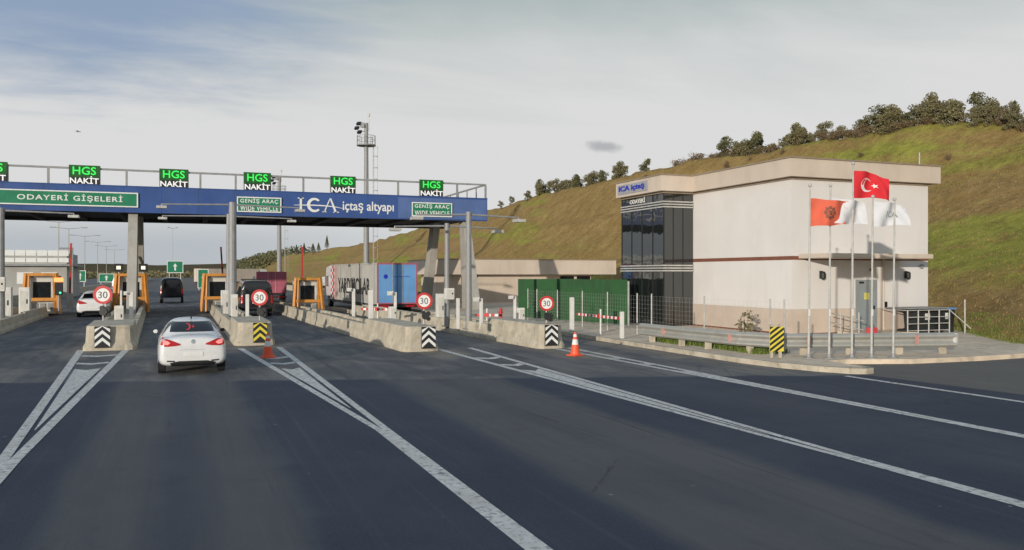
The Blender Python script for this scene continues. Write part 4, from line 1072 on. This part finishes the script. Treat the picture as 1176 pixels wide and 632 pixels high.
def car(name, label, loc, rz, st, body_m, wheels, wr, group=None, patches=(), cat='car'):
    root = thing(name, label, cat, loc, rz, group)
    vs = []; n = 8
    for (y, w_, zb, zm, zbelt, wroof, zroof) in st:
        half = [(0, zb), (.80*w_, zb), (w_*.985, zb + .10), (w_, zm), (.965*w_, zbelt), (wroof, zroof - .07), (wroof*.62, zroof), (0, zroof + .012)]
        ring = half + [(-x, z) for x, z in reversed(half[1:-1])]
        vs += [(x, y, z) for x, z in ring]
    k = 14; m_ = len(st)
    fs = [(i*k+j, i*k+(j+1) % k, (i+1)*k+(j+1) % k, (i+1)*k+j) for i in range(m_-1) for j in range(k)] + [tuple(range(k))[::-1], tuple(range((m_-1)*k, m_*k))]
    me = bpy.data.meshes.new('body'); me.from_pydata(vs, [], fs)
    bm = bmesh.new(); bm.from_mesh(me); bmesh.ops.recalc_face_normals(bm, faces=bm.faces); bm.to_mesh(me); bm.free()
    o = bpy.data.objects.new('body', me); COL.objects.link(o); me.materials.append(body_m); me.materials.append(M['black'])
    md = o.modifiers.new('s', 'SUBSURF'); md.levels = 2; md.render_levels = 2
    cut = MB()
    for (x, y) in wheels:
        sx = 1 if x > 0 else -1; cut.tube((x - sx*.18, y, wr), (x + sx*.30, y, wr), wr + .055, wr + .055, 24)
    co = cut.build('cutter', M['black']); bo = o.modifiers.new('b', 'BOOLEAN'); bo.operation = 'DIFFERENCE'; bo.object = co; bo.solver = 'EXACT'
    dg = bpy.context.evaluated_depsgraph_get(); dg.update(); nm = bpy.data.meshes.new_from_object(o.evaluated_get(dg))
    bpy.data.objects.remove(co); o.modifiers.clear(); o.data = nm; nm.name = 'body'; o.parent = root
    for p in nm.polygons: p.use_smooth = True
    try:
        nm.set_sharp_from_angle(angle=R(38))
    except Exception: pass
    bm = bmesh.new(); bm.from_mesh(nm); bvh = BVHTree.FromBMesh(bm); bm.free()
    for (x, y) in wheels: wheel(root, x, y, wr, .2)
    L = st[-1][0]
    for p in patches:
        nmn, mm, side, poly, off = p[:5]
        b = MB()
        if side == 'rear': v_, f_ = proj_patch(bvh, poly, (0, 1, 0), off, origin=-2)
        elif side == 'front': v_, f_ = proj_patch(bvh, poly, (0, -1, 0), off, origin=L + 2)
        elif side == 'left': v_, f_ = proj_patch(bvh, poly, (1, 0, 0), off, origin=-3, axis='x')
        else: v_, f_ = proj_patch(bvh, poly, (-1, 0, 0), off, origin=3, axis='x')
        b.add(v_, f_); b.build(nmn, mm, root, smooth=True)
    return root, bvh
SED = [(0, .76, .32, .55, .84, .62, .90), (.05, .86, .26, .55, .90, .72, .985), (.22, .90, .22, .56, .93, .74, 1.03), (.52, .915, .20, .56, .94, .70, 1.05), (.62, .915, .2, .56, .945, .66, 1.10),
       (1.15, .915, .2, .56, .95, .585, 1.40), (1.75, .915, .2, .56, .95, .60, 1.46), (2.35, .915, .2, .56, .94, .585, 1.41), (3.15, .91, .2, .56, .92, .68, 1.02),
       (3.9, .90, .2, .55, .82, .70, .90), (4.35, .84, .22, .5, .68, .62, .76), (4.55, .70, .3, .48, .58, .5, .62)]
mir = lambda poly: [(-x, z) for x, z in poly][::-1]
TL = [(.85, .985), (.74, .975), (.58, .93), (.34, .835), (.32, .80), (.50, .775), (.72, .765), (.85, .82)]
TLi = [(.79, .94), (.66, .91), (.59, .86), (.66, .81), (.78, .825)]
RW = [(-.60, 1.105), (.60, 1.105), (.535, 1.355), (-.535, 1.355)]
SW = [(.85, 1.0), (3.0, 1.0), (2.35, 1.33), (1.2, 1.335)]
pt = [('rear_window', M['glass'], 'rear', RW, .012), ('windshield', M['glass'], 'front', [(-.6, 1.07), (.6, 1.07), (.52, 1.35), (-.52, 1.35)], .006),
      ('side_window', M['glass'], 'left', SW, .006), ('side_window', M['glass'], 'right', SW, .006),
      ('tail_light', M['car_red'], 'rear', TL, .010), ('tail_light', M['car_red'], 'rear', mir(TL), .010),
      ('lamp_glow', M['tail_lit'], 'rear', TLi, .016), ('lamp_glow', M['tail_lit'], 'rear', mir(TLi), .016),
      ('licence_plate', M['sign_white'], 'rear', [(-.26, .50), (.26, .50), (.26, .61), (-.26, .61)], .012),
      ('boot_seam', M['door_grey'], 'rear', [(-.34, .672), (.34, .672), (.34, .678), (-.34, .678)], .006),
      ('diffuser', M['black'], 'rear', [(-.56, .25), (.56, .25), (.60, .34), (.36, .385), (-.36, .385), (-.60, .34)], .016),
      ('reflector', M['chrome'], 'rear', [(.48, .36), (.68, .37), (.68, .41), (.48, .40)], .012), ('reflector', M['chrome'], 'rear', mir([(.48, .36), (.68, .37), (.68, .41), (.48, .40)]), .012),
      ('badge', M['chrome'], 'rear', [(.055*math.cos(i*math.pi/6), .885 + .055*math.sin(i*math.pi/6)) for i in range(12)], .012)]
cr = crescent(0, 0, .085, .066, .026, 1.0, 16)
sedan, bvh = car('white_sedan', 'white sedan with red tail lights driving toward the booths in the middle lane', (.28, 22.3, 0), R(1.5), SED, M['car_white'], [(-.80, .95), (.80, .95), (-.80, 3.65), (.80, 3.65)], .325, None, pt)
b = MB(); d_ = Vector((0, 1, 0)); out = []
for a, c in cr['v']:
    h_ = bvh.ray_cast(Vector((-a - .12, -2, c + 1.235)), d_); out.append(h_[0] - d_*.022)
b.add(out, cr['f']); stv = star(0, 0, .045, 1.0); out = []
for a, c in stv['v']:
    h_ = bvh.ray_cast(Vector((-a + .03, -2, c + 1.235)), d_); out.append(h_[0] - d_*.022)
b.add(out, stv['f']); b.build('window_sticker', mat('sticker_red', (.75, .06, .06), .6), sedan)
for s_ in (-1, 1):
    b = MB(); b.box(s_*.90 - (.0 if s_ > 0 else .13), s_*.90 + (.15 if s_ > 0 else 0), 2.62, 2.72, .96, 1.06); b.build('side_mirror', M['black'] if s_ > 0 else M['car_white'], sedan, bevel=.025)
sedan.scale = (.885, .945, .945)
b = MB(); b.prism([(1.22, 1.425), (1.40, 1.445), (1.40, 1.425 + .02), (1.24, 1.50)], 'x', -.02, .02); b.build('antenna', M['black'], sedan)

pt2 = [p for p in pt if p[0] in ('rear_window', 'side_window', 'windshield', 'tail_light', 'licence_plate', 'diffuser')]
car('white_car', 'white car seen from behind in the lane left of the 30 sign', (-4.75, 54.6, 0), R(2), [(y, w_, zb, zm, zl, wr_, zr + .06) for (y, w_, zb, zm, zl, wr_, zr) in SED], M['car_white'], [(-.80, .95), (.80, .95), (-.80, 3.65), (.80, 3.65)], .325, None, pt2)
car('silver_car', 'small pale car partly hidden beyond the far white car', (-5.6, 72, 0), 0, SED, mat('car_silver', (.4, .41, .43), .3, .3, coat=.5), [(-.80, .95), (.80, .95), (-.80, 3.65), (.80, 3.65)], .325, None, pt2)

def VAN(w_, h, L, zb=.35): return [(0, w_*.93, zb+.05, .8, 1.15, w_*.80, h-.12), (.06, w_, zb, .8, 1.18, w_*.86, h), (1.2, w_, zb, .8, 1.18, w_*.86, h+.02), (L*.55, w_, zb, .8, 1.18, w_*.86, h), (L*.70, w_, zb, .8, 1.15, w_*.80, h-.10), (L*.84, w_, zb, .78, 1.1, w_*.78, 1.26), (L*.97, w_*.95, zb, .7, .95, w_*.76, 1.05), (L, w_*.85, zb+.05, .6, .8, w_*.66, .85)]
def van_patches(w_, h, L):
    t = [(w_*.93, 1.25), (w_*.80, 1.25), (w_*.80, .80), (w_*.93, .80)]
    sw = [(.25, 1.22), (L*.72, 1.22), (L*.62, h-.22), (.3, h-.22)]
    return [('rear_window', M['glass'], 'rear', [(-w_*.72, 1.28), (w_*.72, 1.28), (w_*.66, h-.22), (-w_*.66, h-.22)], .012), ('windshield', M['glass'], 'front', [(-w_*.66, 1.32), (w_*.66, 1.32), (w_*.6, h-.2), (-w_*.6, h-.2)], .01),
            ('side_window', M['glass'], 'left', sw, .01), ('side_window', M['glass'], 'right', sw, .01),
            ('tail_light', M['car_red'], 'rear', t, .02), ('tail_light', M['car_red'], 'rear', mir(t), .02), ('licence_plate', M['sign_white'], 'rear', [(-.26, .78), (.26, .78), (.26, .89), (-.26, .89)], .012),
            ('bumper', M['black'], 'rear', [(-w_*.9, .42), (w_*.9, .42), (w_*.9, .58), (-w_*.9, .58)], .02)]
van, bv = car('black_van', 'tall black van with roof rack behind the yellow chevron island', (4.15, 51.5, 0), R(2), VAN(.97, 2.12, 4.9), M['car_black'], [(-.84, 1.0), (.84, 1.0), (-.84, 4.0), (.84, 4.0)], .36, None, van_patches(.97, 2.12, 4.9), 'van')
b = MB()
for s_ in (-.62, .62): b.tube((s_, .4, 2.19), (s_, 2.8, 2.19), .03)
for q in (.6, 1.4, 2.2): b.tube((-.62, q, 2.19), (.62, q, 2.19), .025); b.tube((-.62, q, 2.02), (-.62, q, 2.19), .025); b.tube((.62, q, 2.02), (.62, q, 2.19), .025)
b.build('roof_rack', M['black'], van)
for s_ in (-1, 1):
    b = MB(); b.box(s_*1.0 - (.25 if s_ < 0 else 0), s_*1.0 + (.25 if s_ > 0 else 0), 3.3, 3.42, 1.2, 1.5); b.build('side_mirror', M['black'], van, bevel=.03)
suv, _ = car('black_suv', 'black off road vehicle with red lights leaving beyond the booths', (-.75, 78.5, 0), 0, VAN(.98, 2.2, 4.8, .45), M['car_black'], [(-.84, 1.0), (.84, 1.0), (-.84, 3.9), (.84, 3.9)], .40, None, van_patches(.98, 2.2, 4.8), 'suv')
b = MB(); b.tube((0, -.16, 1.02), (0, .02, 1.02), .33, .33, 20); b.build('spare_wheel', M['rubber'], suv)

def box_truck(name, label, x, y, w_, L, zb, zt, rear_m, side_m, cab=True, rz=0.0, cat='truck'):
    r = thing(name, label, cat, (x, y, 0), rz)
    b = MB(); b.box(-w_/2, w_/2, .03, L, zb, zt); b.build('cargo_box', side_m, r)
    b = MB(); b.box(-w_/2 + .01, w_/2 - .01, 0, .026, zb + .02, zt - .02); dr = b.build('rear_door', rear_m, r)
    b = MB(); b.box(-.012, .012, -.006, -.001, zb + .05, zt - .05); b.build('seam', M['black'], dr)
    b = MB()
    for q in (-.32, .32): b.tube((q, -.025, zb + .05), (q, -.025, zt - .05), .015, .015, 6)
    b.build('lock_bar', M['steel'], dr)
    b = MB(); b.box(-w_/2 + .1, w_/2 - .1, .2, L, zb - .22, zb - .005); b.build('chassis', M['black'], r)
    b = MB(); b.box(-w_/2, w_/2, .0, .14, .42, .58)
    b.build('bumper', M['black'], r)
    for s_ in (-1, 1):
        b = MB(); b.box(s_*w_*.32 - .28, s_*w_*.32 + .28, -.02, -.002, .44, .56); b.build('tail_light', M['car_red'], r)
        for q in ((1.6, 2.8, 4.0) if L > 9 else (1.4,)): wheel(r, s_*(w_/2 - .19), q, .44, .3)
        wheel(r, s_*(w_/2 - .19), L + (.9 if cab else -1.0), .44, .3)
    if cab:
        b = MB(); b.prism([(L + .25, .5), (L + 2.3, .5), (L + 2.35, 1.5), (L + 1.95, zt - .15), (L + .25, zt + .02)], 'x', -w_/2 + .05, w_/2 - .05); cb = b.build('cab', M['car_white'], r, bevel=.05)
        for s_ in (-1, 1): MB().box(s_*(w_/2 - .045) - .004, s_*(w_/2 - .045) + .004, L + 1.1, L + 1.85, 1.55, 2.35).build('window', M['glass'], cb)
        for s_ in (-1, 1):
            b = MB(); b.box(s_*(w_/2 + .16) - .11, s_*(w_/2 + .16) + .11, L + 1.95, L + 2.1, 1.6, 2.3); b.build('side_mirror', M['car_white'], cb)
    return r
tr = box_truck('trailer_truck', 'articulated truck with blue rear doors and grey lettered curtain side in the right lane', 12.65, 52, 2.62, 13.6, .62, 3.2, M['truck_blue'], M['tarp'], rz=R(2.6))
# parts of the trailer: red edge, curtain lettering, checkered front, hanging straps
b = MB(); e = .09
for q in ((-1.31, 1.31, 3.11, 3.2), (-1.31, 1.31, .62, .71), (-1.31, -1.22, .711, 3.109), (1.22, 1.31, .711, 3.109)): b.box(q[0], q[1], -.014, -.0005, q[2], q[3])
b.build('door_frame', M['tarp_pink'], tr)
b = MB(); fl = lambda p: (-1.315 + p[1], 13.6 - p[0], p[2])
letter(b, 'YARDIMCILAR', 2.6, 11.9, 1.15, 2.25, 0, .02, .012, fn=fl); b.build('lettering', M['black'], tr)
b = MB()
for i in range(3):
    for j in range(10):
        b.mat((i + j) % 2).box(-1.322, -1.312, 13.58 - (i+1)*.42, 13.58 - i*.42, .68 + j*.25, .68 + (j+1)*.25)
b.build('checker_panel', [M['tarp_red'], M['sign_white']], tr)
b = MB(); b.box(-1.322, -1.312, 11.3, 12.31, .68, 3.18); b.build('pink_panel', mat('tarp_faded', (.50, .34, .32), .7), tr)
b = MB()
for i in range(4): b.box(-1.328, -1.323, .6 + i*3.2, .66 + i*3.2, .66, 3.1)
b.build('strap', mat('strap_grey', (.4, .39, .36), .8), tr)
b = MB(); b.box(-1.335, -1.305, .02, 13.6, 3.12, 3.22); b.build('roof_rail', M['steel'], tr)
b = letter(MB(), 'yardımcılar', -.35, .85, 2.28, 2.42, -.001, .005, .004); b.build('door_lettering', M['letter_blue'], tr)
b = MB(); b.disc((-.75, 2.35), .14, -.008, -.001, 16); b.build('emblem', M['letter_blue'], tr)
box_truck('red_truck', 'red box truck waiting beyond the black van', 7.4, 76.5, 2.5, 7.0, .85, 2.72, M['tarp_pink'], M['tarp_red'], rz=R(-4))
box_truck('white_lorry', 'long pale lorry crossing behind the green signs down the road', 3.0, 178, 2.6, 13, 1.0, 3.6, M['fascia'], M['fascia'], rz=R(-62))
# small far traffic
far = car('far_car', 'tiny white car far down the road beyond the booths', (-7.0, 150, 0), 0, SED, M['car_white'], [(-.80, .95), (.80, .95), (-.80, 3.65), (.80, 3.65)], .325, 'far cars down the road', pt2[:4])[0]
dup(far, 'tiny white car in the distance left of the black off road vehicle', (-8.5, 205, 0))
vn = car('white_van', 'white van in the distance just left of the booth with lane lights', (-5.9, 98, 0), 0, VAN(.95, 2.25, 5.0), M['car_white'], [(-.84, 1.0), (.84, 1.0), (-.84, 4.0), (.84, 4.0)], .34, None, van_patches(.95, 2.25, 5.0), 'van')

# ------------------------------------------------------------------ things down the road on the left
r = thing('lane_signal', 'lane signal with a lit orange head right of the left booth', 'traffic light', (-6.45, 54.0, .3), 0)
b = MB(); b.tube((0, 0, 0), (0, 0, 1.2), .05); b.build('post', M['dull_steel'], r)
b = MB(); b.box(-.2, .2, -.1, .12, 1.0, 1.75); b.build('housing', M['black'], r, bevel=.02)
b = MB(); b.box(-.24, .24, -.14, .02, 1.752, 2.0); b.build('lamp', M['lamp_lit'], r, bevel=.03)
b = MB(); b.tube((0.08, -.13, 1.15), (.08, -.101, 1.15), .06); b.build('green_lamp', M['lamp_green'], r)

def road_sign(name, x, y, w_, z0, z1, label):
    r = thing(name, label, 'road sign', (x, y, 0), 0, 'green road signs down the road')
    b = MB(); b.box(-w_/2, w_/2, -.05, 0, z0, z1); b.build('panel', M['sign_green'], r)
    b = MB(); e = .1
    for q in ((-w_/2, w_/2, z0, z0+e), (-w_/2, w_/2, z1-e, z1), (-w_/2, -w_/2+e, z0+e, z1-e), (w_/2-e, w_/2, z0+e, z1-e)): b.box(q[0], q[1], -.062, -.051, q[2], q[3])
    b.build('border', M['sign_white'], r)
    b = MB()
    for q in (-w_*.35, w_*.35): b.tube((q, .06, 0), (q, .06, z1), .08)
    b.build('post', M['steel'], r)
    b = MB(); h = z1 - z0
    b.prism([(-w_*.05, z0+h*.2), (w_*.05, z0+h*.2), (w_*.05, z0+h*.55), (w_*.13, z0+h*.55), (0, z0+h*.8), (-w_*.13, z0+h*.55), (-w_*.05, z0+h*.55)], 'y', -.062, -.051)
    b.build('arrow', M['sign_white'], r)
road_sign('direction_sign', -.9, 150, 2.5, 2.7, 4.7, 'high green direction sign above the black off road vehicle')
road_sign('direction_sign', 3.2, 140, 1.6, 0.3, 3.3, 'green direction sign low beside the pale lorry')
road_sign('direction_sign', -14.9, 150, 1.6, 1.3, 3.1, 'leftmost small green direction sign above the far lanes')
road_sign('direction_sign', -13.0, 175, 2.6, 1.0, 2.6, 'small green direction sign between the left booths')

def station():
    r = thing('opposite_toll_station', 'grey toll station with two white glazed bands beyond the left booth', 'building', (0, 100, 0))
    b = MB(); b.box(-34, -11.2, 0, 12, 0, 3.0); b.build('wall', M['station'], r)
    for z0, z1, s_ in ((3.75, 4.2, 0), (4.42, 5.0, .1)):
        b = MB()
        x = -34
        while x < -11.8:
            b.box(x + .04, x + .96, -.02, .0, z0, z1); x += 1.0
        b.build('glazed_band', M['sign_white'], r)
    b = MB(); b.box(-34, -11.2, .004, 10, 3.002, 4.7); b.build('roof', M['station'], r)
    b = MB(); b.box(-34.2, -10.6, -.6, 10.2, 3.35, 3.55); b.build('canopy', M['dull_steel'], r)
    for x in (-10.7,):
        b = MB(); b.box(x - .12, x + .12, -.4, -.1, 0, 5.1); b.box(x - 1.2, x + .12, -.4, -.1, 5.102, 5.3); b.build('post', M['dull_steel'], r)
    for x in (-24, -21.2, -18.4, -15.8, -13.6):
        b = MB(); b.box(x, x + 1.5, -.02, -.001, 1.5, 2.7); b.build('window', M['sign_white'], r)
station()
# roadside wall / concrete parapet far right, between the pavement and the hill, seen under the gantry
r = MB(); r.box(15.6, 15.9, 92, 420, 0, .8); o = r.build('parapet_wall', M['concrete']); tag(o, 'long low concrete wall along the far carriageway', 'wall')
r = MB(); r.box(-12.6, -12.2, 75, 420, 0, .8); o = r.build('median_barrier', M['concrete']); tag(o, 'long low concrete median barrier far left beyond the booths', 'barrier')
# gliding bird
r = thing('bird', 'small dark bird gliding in the sky above the left of the gantry', 'bird', (-12.2, 120, 20.6), R(-20))
b = MB()
sec = [(-.28, .01, .0), (-.16, .05, .0), (0, .075, .0), (.14, .055, .01), (.22, .035, .02), (.30, .008, .02)]
vs = [(y_, rr_*math.cos(2*math.pi*k/8), z_ + rr_*math.sin(2*math.pi*k/8)) for y_, rr_, z_ in sec for k in range(8)]
b.add(vs, [(i_*8+k, i_*8+(k+1) % 8, (i_+1)*8+(k+1) % 8, (i_+1)*8+k) for i_ in range(5) for k in range(8)])
for sd in (-1, 1):
    pw = [(.12, sd*.04, .03), (.16, sd*.3, .10), (.08, sd*.62, .06), (.02, sd*.60, .055), (-.02, sd*.3, .09), (-.08, sd*.04, .03)]
    b.add([(a_, c_, z_) for a_, c_, z_ in pw] + [(a_, c_, z_ - .015) for a_, c_, z_ in pw], [(0,1,4,5), (1,2,3,4), (11,10,7,6), (10,9,8,7)] + [(k, (k+1) % 6, 6+(k+1) % 6, 6+k) for k in range(6)])
b.add([(-.26, -.02, 0), (-.26, .02, 0), (-.42, .08, 0), (-.42, -.08, 0)], [(0, 1, 2, 3)])
b.build('body', M['door_grey'], r)

# ------------------------------------------------------------------ vegetation
def crown_mesh(seed, h, wd, leaves, kind, base=.0):
    rg = random.Random(seed); b = MB(); lobes = []
    for i in range(15 if kind != 'conifer' else 1):
        a = rg.uniform(0, 2*math.pi); z = h * rg.uniform(base + .1, .86); rr = rg.uniform(.05, .42) * wd * (1.05 - .55 * z / h)
        lobes.append((rr*math.cos(a), rr*math.sin(a), z, wd * rg.uniform(.09, .22)))
    for i in range(leaves):
        if kind == 'conifer':
            t = rg.random() ** .7; z = h * (.12 + .88*t); q = (1 - t) * wd * .5 * rg.random() ** .5 + .02; a = rg.uniform(0, 6.283); p = Vector((q*math.cos(a), q*math.sin(a), z))
        else:
            l = rg.choice(lobes); d = Vector((rg.gauss(0, 1), rg.gauss(0, 1), rg.gauss(0, 1))).normalized() * (rg.random() ** .4)
            p = Vector((l[0], l[1], l[2])) + Vector((d.x, d.y, d.z * .8)) * l[3] * 1.15
        s_ = rg.uniform(.05, .11) * (h / 3) ** .5 * 1.25; n = Vector((rg.gauss(0, 1), rg.gauss(0, 1), rg.gauss(0, .8) + .3)).normalized(); u = n.orthogonal().normalized(); v_ = n.cross(u)
        ang = rg.uniform(0, 6.28); u, v_ = u*math.cos(ang) + v_*math.sin(ang), v_*math.cos(ang) - u*math.sin(ang)
        b.add([p - u*s_, p + v_*s_*.6, p + u*s_, p - v_*s_*.6], [(0, 1, 2, 3)])
    return b, lobes
def tree(name, label, cat, seed, h, wd, leaves, kind, lm, group):
    r = thing(name, label, cat, (0, 0, 0), 0, group); rg = random.Random(seed + 99)
    b, lobes = crown_mesh(seed, h, wd, leaves, kind); b.build('crown', lm, r, fix=False)
    t = MB(); top = Vector((rg.uniform(-.1, .1), rg.uniform(-.1, .1), h * .5))
    t.tube((0, 0, -.3), top, .035*h, .016*h, 7)
    for l in lobes[:7]: t.tube(top * rg.uniform(.5, 1), (l[0], l[1], l[2]), .012*h, .004*h, 5)
    if kind == 'conifer': t.tube(top, (0, 0, h*.95), .012*h, .003*h, 6)
    t.build('trunk', M['bark'], r)
    return r
GT = 'trees and shrubs along the hill crest'
protos = {
 'olive': [tree('crest_tree', '', 'tree', 11 + i, 3.0, 2.9, 1500, 'bush', M['leaf_olive'], GT) for i in range(3)],
 'dark': [tree('crest_tree', '', 'tree', 31 + i, 3.2, 2.6, 1500, 'bush', M['leaf_dark'], GT) for i in range(2)],
 'brown': [tree('crest_shrub', '', 'shrub', 51 + i, 1.5, 2.6, 900, 'bush', M['leaf_brown'], GT) for i in range(2)],
 'conifer': [tree('conifer', '', 'tree', 71, 5, 2.6, 1300, 'conifer', M['leaf_dark'], 'small conifers on the far crest')]}
used = set()
def ground_z(u, v_):
    b = lerp_tab(HB, v_); cu = 58 + 1.2 * math.sin(v_ * .05)
    t = (u - b) / (cu - b) if u < cu else 1 + (u - cu) / 120
    return hill_point(v_, t)[2]
def plant(kind, u, v_, s_, label, sz=None):
    p = rng.choice(protos[kind]); z = ground_z(u, v_)
    if p.name not in used: used.add(p.name); o = p; o['label'] = label
    else: o = copy_tree(p); o['label'] = label
    o.location = (u, v_, z - .05); o.rotation_euler = (0, 0, rng.uniform(0, 6.28)); o.scale = (s_ * rng.uniform(.85, 1.2), s_ * rng.uniform(.85, 1.2), s_ * (sz or rng.uniform(.8, 1.15)))
LBL1 = 'leafy tree in the row on the hill crest right of and behind the office'
v_ = 42.0; i = 0
while v_ < 84:
    k = rng.choice(['olive', 'olive', 'dark', 'brown'])
    plant(k, 58.6 + rng.uniform(-.5, 2.5), v_, rng.choice([.45, .6, .75, .9, 1.05]) * rng.uniform(.85, 1.1) * .95, LBL1 if k != 'brown' else 'low dry shrub in the row on the hill crest behind the office')
    v_ += rng.uniform(.45, .85); i += 1
v_ = 43.0
while v_ < 84: plant('brown' if rng.random() < .6 else 'olive', 58.2 + rng.uniform(-.3, 1.2), v_, rng.uniform(.45, .75), 'low ragged shrub filling the row on the hill crest behind the office'); v_ += rng.uniform(.7, 1.3)
for i in range(16): plant('brown', rng.uniform(53.5, 57.3), rng.uniform(42, 100), rng.uniform(.25, .5), 'small dry bush on the upper slope just below the crest row')
for v_ in (84.5, 86, 87.2, 88.6, 90, 91.5, 94): plant('brown', 58.5 + rng.uniform(0, 1.5), v_, rng.uniform(.7, 1.1), 'low dry shrub on the crest above the dark glass corner')
plant('dark', 58.8, 100, .75, 'single round bush on the crest left of the office roof sign')
plant('dark', 59.2, 101.2, .6, 'small dark bush beside the round bush left of the office roof sign')
v_ = 106
while v_ < 142:
    plant(rng.choice(['dark', 'olive', 'olive']), 58.3 + rng.uniform(-.4, 2), v_, rng.uniform(.6, 1.0), 'leafy tree in the cluster on the crest above the low building'); v_ += rng.uniform(.9, 1.8)
for v_ in (150, 156, 168): plant('olive', 58.8, v_, rng.uniform(.5, .8), 'small tree on the crest just right of the gantry end')
for v_, s_ in ((355, 1.1), (378, .95), (395, 1.3), (425, 1.25), (455, 1.0)): plant('conifer', 56.5, v_, s_, 'small dark conifer on the far crest seen under the gantry')
for k, ps in protos.items():
    for p in ps:
        if p.name not in used:
            for c in list(p.children): bpy.data.objects.remove(c)
            bpy.data.objects.remove(p)

# far wood that reads as one mass
rg = random.Random(5); b = MB()
for i in range(9000):
    v_ = rg.uniform(520, 1000); u = rg.uniform(30, 75); z0 = ground_z(u, v_) if u < 58 else lerp_tab(HC, v_)
    hh = 5.5 * (.5 + .5 * mnoise.noise(Vector((u*.08, v_*.03, 1)))) + 3; p = Vector((u, v_, z0 + rg.random() * hh)); s_ = rg.uniform(.5, 1.1)
    n = Vector((rg.gauss(0, 1), rg.gauss(0, 1), rg.gauss(0, 1))).normalized(); a = n.orthogonal().normalized(); c = n.cross(a)
    b.add([p - a*s_, p + c*s_*.7, p + a*s_, p - c*s_*.7], [(0, 1, 2, 3)])
stuff(b.build('far_wood', M['leaf_dark'], fix=False), 'dark wood covering the far end of the hill', 'wood')
b = MB()
for i in range(5000):
    x = rg.uniform(-140, 20); y = rg.uniform(640, 760); hh = 5 * (.6 + .6 * mnoise.noise(Vector((x*.05, y*.02, 4)))) + 1; p = Vector((x, y, rg.random() * hh)); s_ = rg.uniform(.5, 1.2)
    n = Vector((rg.gauss(0, 1), rg.gauss(0, 1), rg.gauss(0, 1))).normalized(); a = n.orthogonal().normalized(); c = n.cross(a)
    b.add([p - a*s_, p + c*s_*.7, p + a*s_, p - c*s_*.7], [(0, 1, 2, 3)])
stuff(b.build('far_wood', M['leaf_olive'], fix=False), 'band of distant trees on the horizon behind the left booths', 'wood')

# rough grass over the slope, and grass strip behind the rail
def grass(name, n_, gen, lm, hmin, hmax, label):
    rg = random.Random(3); b = MB()
    for i in range(n_):
        u, v_, z = gen(rg); k = rg.uniform(hmin, hmax)
        for j in range(3):
            a = rg.uniform(0, 6.28); d = Vector((math.cos(a), math.sin(a), 0)) * k * rg.uniform(.07, .18); l = Vector((rg.uniform(-.4, .4), rg.uniform(-.4, .4), 0)) * k
            p = Vector((u + rg.uniform(-.12, .12), v_ + rg.uniform(-.12, .12), z - .03)); b.add([p - d, p + d, p + l + Vector((0, 0, k))], [(0, 1, 2)])
    return stuff(b.build(name, lm, fix=False), label, 'grass')
def slope(rg):
    v_ = 14 + 130 * rg.random() ** 1.5; t = rg.random(); p = hill_point(v_, t * .99 + .005); return p
M['dry_grass'] = leaf_mat('leaf_dry', (.26, .17, .068), (.38, .26, .115))
M['mid_grass'] = leaf_mat('leaf_mid', (.20, .195, .042), (.32, .30, .068))
def slope_green(rg):
    while True:
        p = slope(rg)
        if mnoise.noise(Vector((p[0]*.10, p[1]*.045, p[2]*.35))) > .12: return p
grass('dry_grass', 42000, slope, M['dry_grass'], .04, .15, 'dry brown grass tufts over the hillside')
grass('green_grass', 26000, slope_green, M['mid_grass'], .04, .14, 'greener grass tufts in patches over the hillside')
def foot(rg):
    v_ = 8 + 24 * rg.random(); b_ = lerp_tab(HB, v_); q = rg.random() ** 1.6; return hill_point(v_, .005 + q * .07)
grass('verge_grass', 5000, foot, M['leaf_grass'], .04, .14, 'bright green grass along the foot of the hill')
def strip_g(rg):
    v_ = rg.uniform(20.6, 26.2); return (rg.uniform(15.85, 17.0) if v_ < 24 else rg.uniform(15.6, 16.6), v_, PZ + .02)
grass('rail_grass', 2600, strip_g, M['leaf_grass'], .06, .20, 'low green grass strip behind the guard rail')
sh = tree('shrub', 'small loose shrub standing against the cream wall behind the guard rail', 'shrub', 90, 1.0, .9, 260, 'bush', M['leaf_olive'], None); sh.location = (20.6, 27.5, PZ)
